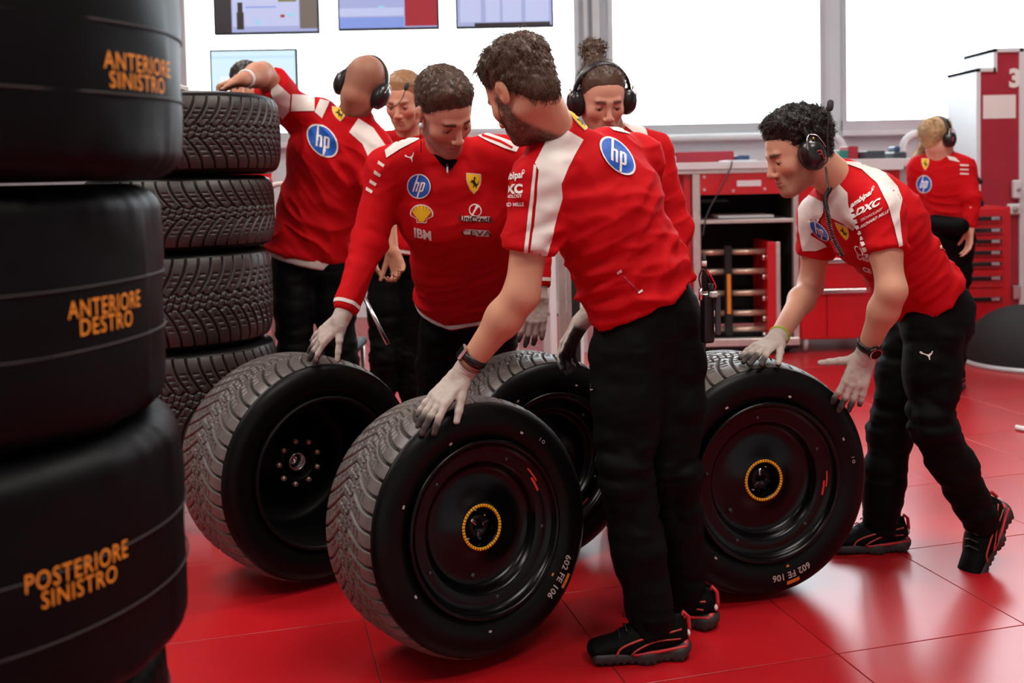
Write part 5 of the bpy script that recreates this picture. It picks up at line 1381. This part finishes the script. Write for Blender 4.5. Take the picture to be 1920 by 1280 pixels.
# --- G: blonde woman far right
G = dict(label='person with blonde ponytail and headset in red jacket, back turned beside the red tool chest',
    base=(P(1775, 745, 5.9)[0], 5.95, 0), head=P(1760, 262, 5.9), face=(.94, .34, -.05), up=(0, .05, 1), hs=.96, step=.012, fstep=.005,
    neck=P(1765, 302, 5.93), chest=P(1772, 348, 5.93), pelvis=P(1782, 432, 5.95), sL=P(1724, 315, 5.98), sR=P(1806, 315, 5.86),
    eR=P(1822, 372, 5.78), wR=P(1818, 432, 5.75), eL=P(1712, 375, 6.05), wL=P(1740, 425, 6.2),
    hL=P(1768, 460, 5.98), hR=P(1796, 460, 5.92), kL=P(1772, 580, 6.0), kR=P(1792, 580, 5.95), aL=P(1768, 706, 6.0), aR=P(1792, 706, 5.95), tL=A_([.3, 1, 0]), tR=A_([.5, 1, 0]),
    long=True, loose=.010, w=.86, arm=.86, leg=.9, hem=.07, belt=.12, collar=.03, eyes=False, skin=(.70, .40, .29), shirt_name='jacket', cuffgap=.02,
    handR=dict(d=A_([0, 0, -1]), n=A_([1, 0, 0]), t=A_([0, 1, 0]), curl=.35, glove=False, s=.9), handL=dict(d=A_([.6, .2, -.6]), n=A_([0, 1, 0]), t=A_([0, 0, 1]), curl=.35, glove=False, s=.9))
# --- H: someone behind the tyre stack
H = dict(label='person behind the bare tyre stack, only dark hair showing above the forearm',
    base=(P(465, 800, 5.3)[0], 5.3, 0), head=P(462, 166, 5.3), face=(.1, -.98, -.1), up=(0, -.1, 1), hs=1.0, step=.013, fstep=.005,
    neck=P(452, 218, 5.35), chest=P(440, 285, 5.36), pelvis=P(440, 430, 5.36), sR=P(398, 240, 5.35), sL=P(482, 240, 5.35),
    eR=P(392, 340, 5.3), wR=P(400, 420, 5.2), eL=P(486, 340, 5.3), wL=P(475, 420, 5.2),
    hR=P(418, 460, 5.36), hL=P(462, 460, 5.36), kR=P(418, 620, 5.3), kL=P(462, 620, 5.3), aR=P(418, 770, 5.4), aL=P(462, 770, 5.4), tR=A_([-.2, -1, 0]), tL=A_([.2, -1, 0]),
    long=True, hem=.0, eyes=True, shirt_name='jacket', handR=dict(d=A_([0, -.4, -.8]), n=A_([-1, 0, 0]), t=A_([0, -1, 0]), glove=False), handL=dict(d=A_([0, -.4, -.8]), n=A_([1, 0, 0]), t=A_([0, -1, 0]), glove=False))
def tread_hit(wheel_, px, py, off=.012):
    """point just above the rubber of a wheel, on the sight line given"""
    key = id(wheel_)
    if key not in CACHE:
        bpy.context.view_layer.update(); V = []; Fc = []; n = 0
        for o in wheel_.children:
            if o.name.split('.')[0] in ('tread', 'sidewalls'):
                V += [o.matrix_world @ v.co for v in o.data.vertices]; Fc += [tuple(i + n for i in p.vertices) for p in o.data.polygons]; n = len(V)
        CACHE[key] = BVHTree.FromPolygons(V, Fc)
    h = CACHE[key].ray_cast(Vector(CAM), Vector(nrm(ray(px, py))))
    if h[0] is None: print('no tread at', px, py); return None, None
    n = np.array(h[1]); d = nrm(ray(px, py)); n = n if n @ d < 0 else -n
    q = h[0]; nn = np.array(CACHE[key].find_nearest(Vector(np.array(q) + n * .05))[1]); return np.array(q) + n * off, n
def lay_hand(sp_, sd, wheel_, tpx, wpx, n, L=.178, droop=.020, far=False):
    """fingertips on the rubber, wrist above it at one hand's length"""
    t, n2 = tread_hit(wheel_, *tpx, off=.004)
    if t is None: return
    n = nrm(n); aim = t + n * droop; best = None
    for Y in np.linspace(t[1] - .15, t[1] + .15, 121):
        w = P(wpx[0], wpx[1], Y); e = abs(np.linalg.norm(w - aim) - L) + (0.0 if ((Y > t[1]) == far) else .004)
        if best is None or e < best[0]: best = (e, w)
    w = best[1]; sp_['w' + sd] = w; sp_['hand' + sd]['d'] = nrm(aim - w); sp_['hand' + sd]['n'] = n; sp_['hand' + sd]['curls'] = [.16, .13, .15, .18]
    print('hand', sd, 'wrist', w, 'len', np.linalg.norm(w - aim), 'tip', t)
lay_hand(D, 'L', W_NEAR, (788, 806), (864, 704), A_([-.45, -.62, .64]), far=True)
lay_hand(F, 'R', W_RIGHT, (1400, 690), (1454, 640), A_([-.1, -.15, .98]), far=True, droop=.034)
lay_hand(F, 'L', W_RIGHT, (1578, 772), (1620, 668), A_([-.05, -.99, .1]), L=.178, droop=.03)
lay_hand(C, 'R', W_LEFT, (574, 674), (641, 598), A_([-.30, -.65, .70]))
PEOPLE = {}
for k, sp in dict(A=A, B=B, C=C, D=D, E=E, F=F, G=G, H=H).items():
    sp['base'] = (sp['base'][0], sp['base'][1], 0.0)
    # stand each ankle at the height its foot needs
    for sd in 'LR':
        if sp.get('heel' + sd, 0) == 0: sp['a' + sd] = A_([sp['a' + sd][0], sp['a' + sd][1], .092])
    PEOPLE[k] = build_person(sp)
pD, pF, pC, pA, pB, pE, pG, pH = (PEOPLE[k] for k in 'DFCABEGH')

def hair(p, m, **kw):
    sp = p['sp']; return hair_part(p['root'], p['head'], p['R'], m, s=sp.get('hs', 1.0), **kw)
for k in PEOPLE: PEOPLE[k]['sp'] = dict(A=A, B=B, C=C, D=D, E=E, F=F, G=G, H=H)[k]
hair(pD, 'hair_brown', thick=.020, sides=.007, front=.074, length=.040, n=5200, wav=.0035, up=.30, sweep=(0, .25, -.75), seed=3, clump=.0045, width=.0010, rnd=.45, nape=-.105, top_scale=1.2)
hair(pF, 'hair_dark', thick=.024, sides=.010, front=.074, length=.034, n=7000, wav=.0062, up=.55, sweep=(0, .25, -.2), seed=5, clump=.009, width=.0010, rnd=1.0, nape=-.045)
hair(pC, 'hair_brown', thick=.013, sides=.003, front=.072, length=.030, n=7000, wav=.001, up=.50, sweep=(0, .75, -.35), seed=7, clump=.0025, width=.0008, rnd=.3, nape=-.05)
hair(pB, 'hair_ginger', thick=.012, sides=.003, front=.078, length=.018, n=1800, up=.4, sweep=(0, .4, -.4), seed=9, clump=.002)
hair(pE, 'hair_bun', thick=.008, sides=.006, front=.082, length=.05, n=2600, up=.03, sweep=(0, -.9, .5), seed=11, clump=.001, rnd=.12)
hair(pG, 'hair_blonde', thick=.010, sides=.010, front=.078, length=.05, n=1600, up=.05, sweep=(0, -.8, -.2), seed=13, clump=.002, rnd=.2, width=.0016)
hair(pH, 'hair_black', thick=.014, sides=.006, front=.072, length=.02, n=900, up=.4, sweep=(0, .3, -.5), seed=15)
# hair bun and ponytail
def lump(name, prims, m, parent, n, length, seed, wav=.002):
    V, Q = skin(prims, .004, it=1); N = normals(V, Q); V = V + N * (.0022 * vnoise(V * 90))[:, None]; rg = np.random.default_rng(seed); mb = MB().add(V, Q)
    for i in rg.integers(0, len(V), n):
        t = nrm(np.cross(N[i], rg.normal(size=3))); b = V[i]; mb.tube([b, b + t * length * .5 + N[i] * .003, b + t * length + N[i] * .001], [.0012, .0009, .0003], 3)
    return mb.build(name, m, parent, smooth=True)
hc = P(1112, 92, 3.66); lump('hair_bun', [ell(hc, (.046, .042, .034), None, .02), cap(P(1112, 112, 3.64), P(1118, 128, 3.62), .034, .045, .02)], 'hair_bun', pE['root'], 500, .035, 2)
q0 = P(1738, 262, 6.02); q1 = P(1722, 300, 6.04); q2 = P(1712, 350, 6.02)
lump('ponytail', [cap(q0, q1, .030, .032, .02), cap(q1, q2, .032, .014, .02)], 'hair_blonde', pG['root'], 300, .05, 4)

# headsets
hF = headset_part(pF['root'], pF['head'], pF['R'], 1.03, mark=True, cups=1.02, bandr=.124, boom=(0, [(-.118, .004, -.040), (-.128, -.020, -.030), (-.124, -.050, .040), (-.118, -.085, .100)], 0))
hA = headset_part(pA['root'], pA['head'], pA['R'], 1.02, bandr=.118, cups=1.22, boom=(0, [(.118, .01, -.03), (.14, .05, -.01), (.145, .075, .04), (.14, .08, .085)], 0))
hE = headset_part(pE['root'], pE['head'], pE['R'], 1.04, bandr=.110)
hG = headset_part(pG['root'], pG['head'], pG['R'], 1.0, mark=True)
# coiled lead from the curly haired man's headset
c0 = P(1550, 330, 3.03); pts = bez([c0, P(1556, 352, 3.02), P(1547, 372, 3.0), P(1552, 400, 2.98), P(1560, 440, 2.98), P(1580, 480, 3.0)], 60)
mb = MB(); mb.tube(bez([P(1548, 312, 3.03), P(1550, 330, 3.02), P(1553, 356, 3.0)], 6), .0028, 6)
seg = pts[60:]; tt = np.arange(len(seg)); tan = np.gradient(seg, axis=0); tan /= np.linalg.norm(tan, axis=1, keepdims=True)
u = np.cross(tan, [0, 1, 0]); u /= np.linalg.norm(u, axis=1, keepdims=True); v_ = np.cross(tan, u); nturn = 44
L_ = len(seg); par = np.linspace(0, 1, nturn * 9); S0 = np.stack([np.interp(par, np.linspace(0, 1, L_), seg[:, k]) for k in range(3)], 1); U0 = np.stack([np.interp(par, np.linspace(0, 1, L_), u[:, k]) for k in range(3)], 1); V0 = np.stack([np.interp(par, np.linspace(0, 1, L_), v_[:, k]) for k in range(3)], 1)
ph = par * nturn * 2 * PI; mb.tube(S0 + .0058 * (np.cos(ph)[:, None] * U0 + np.sin(ph)[:, None] * V0), .0019, 5)
mb.build('coiled_lead', 'black_plastic', pF['root'], smooth=True)
# earpiece wires
def wire(p, pts, r=.0012, m='black_plastic', name='earpiece_wire'): return MB().tube(bez(pts, 8), r, 5).build(name, m, p['root'], smooth=True)
wire(pD, [P(936, 190, 2.50), P(936, 212, 2.50), P(945, 232, 2.50), P(958, 252, 2.52), P(985, 270, 2.56)])
wire(pC, [P(787, 238, 3.12), P(789, 262, 3.13), P(790, 285, 3.2)])
MB().ell(P(789, 236, 3.115), (.008, .008, .010)).build('earpiece', 'frame_alu', pC['root'], smooth=True)

# watches and bands
def band_(p, w, e, t, r, width, m, name, face=None, fm='steel'):
    ax = nrm(e - w); c = w + ax * t; T_ = frame_T(c, nrm(np.cross(ax, [0, 0, 1.0])), ax, np.cross(nrm(np.cross(ax, [0, 0, 1.0])), ax))
    o = MB().lathe([(r - .003, -width / 2), (r + .0015, -width / 2), (r + .003, 0), (r + .0015, width / 2), (r - .003, width / 2)], 36, T=T_).build(name, m, p['root'], smooth=True)
    if face is not None:
        n = nrm(face - ax * (face @ ax)); s = np.cross(n, ax); R_ = np.stack([s, ax, n], 1)
        return o, c + n * (r + .004), R_
    return o
o, c_, R_ = band_(pD, D['wL'], D['eL'], .062, .0345, .022, 'black_plastic', 'watch_strap', face=A_([-.95, -.35, .35]))
MB().box(-.013, .013, -.019, .019, -.005, .006, .003, T=(R_, c_)).build('watch_case', 'steel', o); MB().box(-.0105, .0105, -.015, .015, .006, .0068, T=(R_, c_)).build('watch_glass', 'rim_black', o)
o, c_, R_ = band_(pF, F['wL'], F['eL'], .045, .0335, .022, 'black_plastic', 'watch_strap', face=A_([.25, -1, .1]))
T_ = (R_ @ A_([[1, 0, 0], [0, 0, 1], [0, 1, 0.]]), c_)
MB().lathe([(.0001, .008), (.017, .008), (.021, .005), (.022, -.004), (.0001, -.004)], 28, T=T_).build('watch_case', 'black_plastic', o, smooth=True)
MB().lathe([(.0001, .0086), (.0165, .0086)], 28, T=T_).build('watch_glass', 'rim_black', o)
MB().lathe([(.0168, .0088), (.0185, .0082)], 28, T=T_).build('bezel', 'steel', o)
mat('green_band', (.35, .42, .03), .6); band_(pF, F['wR'], F['eR'], .040, .0315, .012, 'green_band', 'wrist_band')
mat('brown_band', (.16, .05, .03), .6); band_(pD, D['wL'], D['eL'], .040, .0335, .006, 'brown_band', 'wrist_band')
mat('blue_band', (.4, .5, .62), .6); band_(pA, A['wL'], A['eL'], .05, .034, .018, 'white_cloth', 'wrist_band')

# radio on the bending man's belt
root = pD['root']; rx = P(1322, 560, 2.78); ux = A_([0, 0, 1.0]); sc_ = 1 / 690
def RB(px, py, Y=2.78): return P(px + 8, py, Y - .06)
rad = MB().box(-.016, .016, -.014, .014, -.075, .055, .005, T=(rotz(.5), RB(1318, 590))).build('radio', 'black_plastic', root)
MB().tube([RB(1313, 545), RB(1313, 500), RB(1312, 478)], [.0065, .006, .005], 10).build('antenna', 'black_matt', rad, smooth=True)
MB().tube([RB(1312.5, 499, 2.778), RB(1312.5, 489, 2.778)], .0068, 10).build('antenna_ring', 'pale_ink', rad, smooth=True)
MB().tube([RB(1325, 552), RB(1325, 532)], .008, 10).build('knob', 'black_matt', rad, smooth=True)
MB().tube([RB(1306, 562, 2.76), RB(1306, 540, 2.76)], .0055, 10).build('plug', 'steel', rad, smooth=True)
MB().box(-.007, .007, -.006, .006, -.055, .055, .003, T=(rotz(.4), RB(1338, 590, 2.77))).build('belt_clip', 'grey_dark', rad)
MB().box(-.010, .010, -.008, .008, -.008, .008, .003, T=(rotz(.4), RB(1330, 552, 2.76))).build('speaker_cap', 'frame_alu', rad)
MB().tube(bez([RB(1306, 540, 2.76), RB(1303, 520, 2.76), RB(1310, 505, 2.76), RB(1320, 520, 2.76), RB(1326, 535, 2.77)], 6), .0022, 5).build('lead', 'black_plastic', rad, smooth=True)
MB().tube(bez([RB(1316, 505, 2.78), RB(1326, 520, 2.78), RB(1334, 538, 2.78), RB(1328, 545, 2.78)], 6), .0025, 5).build('red_lead', 'red_lacquer', rad, smooth=True)
# belt tabs, pen-like rod by the bald man
o = MB().tube([P(682, 556, 3.9), P(727, 645, 3.86)], .008, 8).build('steel_rod', 'steel', None, P(705, 600, 3.88), smooth=True); tag(o, 'thin shiny metal rod held low beside the legs of the bald man', 'rod')
# black waist pouch of the blonde woman
MB().add(*skin([cap(P(1752, 418, 5.86), P(1800, 424, 5.72), .05, .05, .02)], .01)).build('waist_pouch', 'black_cloth', pG['root'], smooth=True)

# ------------------------------------------------------------------ panels, badges and lettering on the clothes
HP_H = [(-.30, -.34), (-.16, -.34), (-.02, .10), (.045, .10), (-.085, -.34), (.05, -.34), (.19, .13), (.20, .20), (.14, .24), (.02, .24), (.10, .56), (-.04, .56)]
def shear_box(x0, x1, y0, y1, k=.31): return [(x0 + k * y0, y0), (x1 + k * y0, y0), (x1 + k * y1, y1), (x0 + k * y1, y1)]
def badge_round(p, cx, cy, xa, ya, bv, par, two='hp'):
    cast('round_badge', poly_mesh(circle_pts(1.0, 40), .14), (cx, cy), xa, ya, bv, 'white_ink', par, .0030)
    cast('badge_disc', poly_mesh(circle_pts(.90, 40), .14), (cx, cy), xa, ya, bv, 'blue_ink', par, .0037)
    # the two slanting letters: h with a tall stem running off the top, p with a stem running off the bottom
    k = .30; T_ = .135
    for pts in (shear_box(-.40, -.40 + T_, -.42, .92, k), shear_box(-.27, -.06, .20, .33, k), shear_box(-.14, -.14 + T_, -.42, .27, k),
                shear_box(.10, .10 + T_, -.92, .33, k), shear_box(.22, .42, .20, .33, k), shear_box(.36, .36 + T_, -.36, .27, k), shear_box(.22, .44, -.42, -.29, k)):
        cast('letter', poly_mesh(pts, .14), (cx, cy), xa, ya, bv, 'white_ink', par, .0044)
HORSE = [(-.30, .30), (-.10, .28), (.02, .40), (.00, .62), (.10, .74), (.22, .60), (.20, .42), (.12, .22), (.22, .05), (.30, -.10), (.48, -.05), (.55, .22), (.62, .20), (.55, -.15), (.38, -.28), (.34, -.55), (.24, -.62), (.22, -.40), (.08, -.30), (.02, -.50), (-.10, -.52), (-.02, -.32), (-.05, -.12), (-.22, .02), (-.42, -.02), (-.45, .08), (-.25, .14), (-.12, .16), (-.34, .20)]
def shield(cx, cy, xa, ya, bv, par):
    S_ = [(-.80, .95), (.80, .95), (.82, .40), (.70, -.10), (.42, -.60), (0, -1.0), (-.42, -.60), (-.70, -.10), (-.82, .40)]
    cast('shield_badge', poly_mesh([(x * 1.1, y * 1.06) for x, y in S_], .25), (cx, cy), xa, ya, bv, 'pale_ink', par, .0016)
    cast('shield_field', poly_mesh([(x * .98, y * .97) for x, y in S_], .25), (cx, cy), xa, ya, bv, 'yellow_ink', par, .0024)
    cast('prancing_horse', poly_mesh([(x * .95, y * .85 + .08) for x, y in HORSE], .2), (cx, cy), xa, ya, bv, 'black_ink', par, .0031)
def words(s, cx, cy, xa, ya, bv, par, m='white_ink', bold=.02, shear=0, space=1.0, name='lettering', wscale=1.0, off=.0024):
    return cast(name, text_mesh(s, bold, shear, .5, space, wscale), (cx, cy), xa, ya, bv, m, par, off)
CAT = [(-1, .45), (-.80, .55), (-.45, .25), (0, .10), (.30, .15), (.62, .55), (.72, .95), (.85, .95), (.80, .45), (.62, .0), (.55, -.35), (.66, -.95), (.52, -.98), (.35, -.45), (.15, -.22), (-.25, -.05), (-.55, .0), (-.85, .10), (-.98, .22)]
def cat(cx, cy, sx, sy, bv, par, m='white_ink', ang=0):
    ca, sa = math.cos(ang), math.sin(ang)
    cast('leaping_cat', poly_mesh(CAT, .4), (cx, cy), (sx * ca, sx * sa), (sy * sa, -sy * ca), bv, m, par, .0024)
# D -----------------------------------------------------------
b = bvh_of(pD['shirt']); s_ = pD['shirt']
panel('white_panel', [(1042, 231), (1093, 262), (1066, 312), (1052, 345), (1054, 372), (1045, 400), (1036, 440), (1026, 479), (993, 479), (1004, 400), (1010, 320), (1003, 306)], b, 'white_cloth', s_)
panel('white_stripe', [(1001, 309), (1006, 311), (998, 400), (989, 477), (982, 476), (992, 390)], b, 'white_cloth', s_)
panel('white_panel', [(1120, 222), (1160, 236), (1182, 252), (1150, 245)], b, 'white_cloth', s_)
badge_round(pD, 1157, 293, (32, 12), (-9, -34), b, s_)
shield(1088, 229, (17, 8), (-7, -15), b, s_)
words('ambipar', 962, 329, (9.2, -1.4), (0, -13), b, s_, bold=.03); words('®', 982, 322, (5, -.5), (0, -7), b, s_)
words('DXC', 957, 354, (13.5, -.5), (0, -17), b, s_, bold=.05, wscale=1.15); words('TECHNOLOGY', 957, 368, (4.6, -.2), (0, -6), b, s_)
words('RICHARD MILLE', 954, 383, (5.9, -.2), (0, -7), b, s_, bold=.03)
panel('seam_tag', [(1156, 510), (1164, 505), (1166, 509), (1158, 514)], b, 'white_ink', s_); panel('seam_tag', [(1195, 548), (1203, 542), (1205, 546), (1197, 551)], b, 'white_ink', s_)
panel('pocket_seam', [(1160, 511), (1162, 510), (1198, 545), (1196, 547)], b, 'dark_red', s_)
b = bvh_of(pD['trousers']); cat(1102, 727, 8, 10, b, pD['trousers'], 'pale_ink', 1.2)
# A -----------------------------------------------------------
b = bvh_of(pA['shirt']); s_ = pA['shirt']
badge_round(pA, 605, 264, (29, 6), (-6, -31), b, s_)
shield(636, 214, (14, 2), (-2, -13), b, s_)
panel('white_panel', [(513, 150), (544, 178), (542, 208), (530, 224), (518, 205), (508, 175)], b, 'white_cloth', s_); panel('white_panel', [(547, 176), (590, 180), (590, 208), (545, 208)], b, 'white_cloth', s_)
panel('white_panel', [(600, 186), (618, 190), (604, 222), (590, 210)], b, 'white_cloth', s_)
panel('white_panel', [(672, 222), (700, 240), (722, 272), (720, 300), (695, 305), (680, 270), (655, 248)], b, 'white_cloth', s_)
cat(649, 190, 6, 8, b, s_, 'pale_ink', .6)
# C -----------------------------------------------------------
b = bvh_of(pC['shirt']); s_ = pC['shirt']
panel('white_panel', [(722, 282), (745, 264), (780, 246), (788, 250), (785, 262), (750, 280), (725, 296)], b, 'white_cloth', s_)
panel('white_panel', [(893, 245), (915, 250), (950, 262), (975, 272), (968, 285), (945, 278), (915, 265), (898, 256)], b, 'white_cloth', s_)
panel('red_stripe', [(905, 252), (940, 264), (962, 276), (960, 279), (938, 268), (903, 256)], b, 'red_cloth', s_, off=.003)
badge_round(pC, 786, 349, (22.5, 1), (0, -23.5), b, s_)
shield(888, 344, (16, 1), (0, -19), b, s_)
cat(768, 295, 9, 9, b, s_)
SH = [(-.42, -.80), (.42, -.80), (.48, -.45), (.95, -.20)] + [(math.cos(a) * 1.0, .0 + math.sin(a) * .85) for a in np.linspace(.0, PI, 14)] + [(-.95, -.20), (-.48, -.45)]
for f_, m_, o_ in ((1.0, 'white_ink', .0016), (.88, 'red_ink', .0022)): cast('shell_badge', poly_mesh([(x * f_, y * f_) for x, y in SH], .3), (791, 401), (22, 1), (0, -21), b, m_, s_, o_)
for k in range(7):
    a = PI / 2 + (k - 3) * .40; a2 = PI / 2 + (k - 3) * .17
    t0 = (math.cos(a2) * .25, -.66); t1 = (.78 * math.cos(a - .17), .68 * math.sin(a - .17) + .02); t2 = (.78 * math.cos(a + .17), .68 * math.sin(a + .17) + .02)
    cast('shell_rib', poly_mesh([(t0[0] - .05, t0[1]), (t0[0] + .05, t0[1]), t1, (.84 * math.cos(a), .74 * math.sin(a) + .02), t2], .3), (791, 401), (22, 1), (0, -21), b, 'yellow_ink', s_, .0029)
words('IBM', 793, 438, (15, 3.2), (-1, -17), b, s_, 'pale_ink', bold=.04, wscale=1.0)
cast('ring_logo', ring_mesh(.82, 1.0), (891, 394), (12, 1), (0, -12), b, 'white_ink', s_); cast('ring_logo_bar', poly_mesh([(-.5, -.7), (-.35, -.8), (.25, .2), (.72, .75), (.1, .85), (-.05, .3)], .3), (891, 394), (12, 1), (0, -12), b, 'white_ink', s_)
cast('word_outline', poly_mesh([(-1, .6), (1, .75), (1, -.6), (-1, -.7)], .3), (892, 410), (26, 1), (0, -7.5), b, 'pale_ink', s_, .0018); words('UniCredit', 892, 410, (11.4, .5), (0, -11), b, s_, 'black_ink', bold=.02, off=.0030)
cast('word_outline', poly_mesh([(-1, .3), (-.8, .7), (.9, .7), (1.05, 0), (.9, -.8), (-.0, -.8), (-.2, -.5), (-.9, -.5)], .3), (893, 436), (25, 1), (0, -8), b, 'pale_ink', s_, .0018); words('CEVA', 893, 436, (14, .5), (0, -10), b, s_, 'black_ink', bold=.0, off=.0030, wscale=1.2)
panel('collar_opening', [(803, 276), (812, 288), (824, 303), (838, 319), (846, 318), (858, 300), (852, 298), (838, 300), (822, 292)], b, 'black_cloth', s_)
panel('zip', [(837, 306), (840, 306), (842, 330), (839, 330)], b, 'dark_red', s_); MB().box(-.003, .003, -.003, .003, -.010, .010, .001, T=(np.eye(3), P(839, 318, 3.22))).build('zip_pull', 'steel', s_)
for k, (cx, cy) in enumerate(((716, 307), (709, 325), (701, 342), (694, 356))): panel('sleeve_print', [(cx - 6, cy - 6), (cx + 6, cy + 2), (cx + 3, cy + 7), (cx - 8, cy)], b, 'pale_ink', s_)
def hem_band(p, sp_, m='white_cloth', r=1.0, dz=.004, off=.02):
    pass
# F -----------------------------------------------------------
b = bvh_of(pF['shirt']); s_ = pF['shirt']
panel('white_panel', [(1573, 302), (1620, 305), (1660, 325), (1682, 350), (1691, 372), (1686, 400), (1688, 430), (1692, 460), (1685, 462), (1676, 425), (1665, 385), (1645, 345), (1615, 318)], b, 'white_cloth', s_)
panel('white_panel', [(1565, 336), (1590, 362), (1592, 385), (1606, 425), (1600, 432), (1580, 418), (1552, 404), (1552, 380)], b, 'white_cloth', s_)
panel('white_panel', [(1497, 372), (1516, 365), (1545, 378), (1545, 398), (1515, 410), (1520, 440), (1545, 455), (1550, 462), (1530, 470), (1505, 470), (1498, 430)], b, 'white_cloth', s_)
for k in range(9):
    cx, cy = 1597 + k * 3.4, 395 + k * 10.5; panel('sleeve_chain', [(cx - 4, cy - 4), (cx + 3, cy - 5), (cx + 6, cy + 1), (cx, cy + 4)], b, 'white_ink', s_, 4, .0026)
badge_round(pF, 1537, 432, (17.5, 7), (-7, -18), b, s_)
shield(1582, 435, (13, 5), (-5, -15), b, s_)
words('ambipar', 1617, 371, (9.2, -6.2), (2, -12), b, s_, bold=.03); words('®', 1637, 353, (5, -3), (1, -6), b, s_)
words('DXC', 1628, 388, (12.5, -6.2), (3.5, -14), b, s_, bold=.05, wscale=1.15); words('TECHNOLOGY', 1634, 402, (4.2, -2.3), (1, -5.5), b, s_); words('RICHARD MILLE', 1640, 410, (5.2, -3.1), (1.2, -6.5), b, s_, bold=.03)
cast('ring_logo', ring_mesh(.75, 1.0), (1611, 470), (8, 3), (-3, -9), b, 'white_ink', s_); words('Uni', 1618, 482, (11, 3), (-2, -10), b, s_, 'pale_ink', bold=.05); words('CE', 1626, 505, (9, 3), (-2, -8), b, s_, 'pale_ink', bold=.05)
panel('seam_tag', [(1761, 462), (1764, 459), (1766, 465), (1763, 467)], b, 'white_ink', s_); panel('seam_tag', [(1785, 484), (1788, 482), (1790, 489), (1787, 490)], b, 'white_ink', s_)
panel('pocket_seam', [(1762, 463), (1763, 462), (1788, 484), (1787, 486)], b, 'dark_red', s_)
b = bvh_of(pF['trousers']); cat(1737, 665, 13, 9, b, pF['trousers'], 'pale_ink', .15)
panel('belt_tab', [(1747, 562), (1762, 565), (1763, 580), (1748, 580)], b, 'grey_dark', pF['trousers'])
# E -----------------------------------------------------------
b = bvh_of(pE['shirt']); s_ = pE['shirt']
panel('white_panel', [(1180, 215), (1196, 222), (1212, 245), (1222, 290), (1214, 280), (1190, 250), (1170, 235)], b, 'white_cloth', s_)
# G -----------------------------------------------------------
b = bvh_of(pG['shirt']); s_ = pG['shirt']
badge_round(pG, 1733, 345, (14.5, 0), (0, -17), b, s_); shield(1735, 308, (8, 0), (0, -11), b, s_)
panel('white_panel', [(1775, 292), (1792, 296), (1800, 304), (1780, 300)], b, 'white_cloth', s_); panel('collar_band', [(1737, 284), (1770, 280), (1772, 284), (1738, 289)], b, 'white_cloth', s_)
for cy in (310, 318, 326): panel('sleeve_print', [(1800, cy - 2), (1816, cy - 1), (1816, cy + 1.5), (1800, cy + 1)], b, 'pale_ink', s_, 4)
# B -----------------------------------------------------------
b = bvh_of(pB['shirt']); s_ = pB['shirt']
badge_round(pB, 727, 262, (5, 0), (0, -5), b, s_)

# striped hems and cuffs of knitted tops, laid round the garment just above its edge
def garment_band(obj, c, ax, h0, h1, m, parent, name='hem_band', rmax=.3):
    """copies the ring of faces lying between two planes and lifts it off the cloth"""
    me = obj.data; w = np.array(wloc(obj)); co = np.array([v.co for v in me.vertices]) + w; N = np.array([v.normal for v in me.vertices])
    t = (co - c) @ ax; d = np.linalg.norm(co - c, axis=1)
    bm = bmesh.new()
    idx = {}; vs = {}
    for p in me.polygons:
        vv = list(p.vertices)
        tt = t[vv]
        if tt.max() < h0 - .01 or tt.min() > h1 + .01 or d[vv].max() > rmax: continue
        fv = []
        for i in vv:
            if i not in vs: vs[i] = bm.verts.new(Vector(co[i] + N[i] * .0022))
            fv.append(vs[i])
        try: bm.faces.new(fv)
        except ValueError: pass
    for h, sgn in ((h0, -1), (h1, 1)):
        bmesh.ops.bisect_plane(bm, geom=bm.verts[:] + bm.edges[:] + bm.faces[:], plane_co=Vector(c + ax * h), plane_no=Vector(ax * sgn), clear_outer=True, dist=1e-6)
    bm.verts.index_update(); V = [tuple(v.co) for v in bm.verts]; Fc = [tuple(v.index for v in f.verts) for f in bm.faces]; bm.free()
    if Fc: return mk(name, V, Fc, m, parent)
for p, sp_ in ((pC, C), (pB, B)):
    spn = nrm(sp_['chest'] - sp_['pelvis']); hc = sp_['pelvis'] + spn * sp_.get('hem', .04)
    garment_band(p['shirt'], hc, spn, .010, .026, 'white_cloth', p['shirt'])
    for sd in 'LR':
        wd = nrm(sp_['e' + sd] - sp_['w' + sd]); cc = sp_['w' + sd] + wd * .028
        garment_band(p['shirt'], cc, wd, .014, .026, 'white_cloth', p['shirt'], 'cuff_band', .09)
spn = nrm(A['chest'] - A['pelvis'])
# white undershirt edge below the bald man's hem
MB().add(*skin([ecap(A['pelvis'] + spn * -.05, A['pelvis'] + spn * .02, nrm(A['hR'] - A['hL']), (.176, .136), (.172, .132), .02, cut=(A['pelvis'] - spn * .068, -spn), cut2=(A['pelvis'] + spn * .02, spn))], .008)).build('undershirt', 'white_cloth', pA['root'], smooth=True)
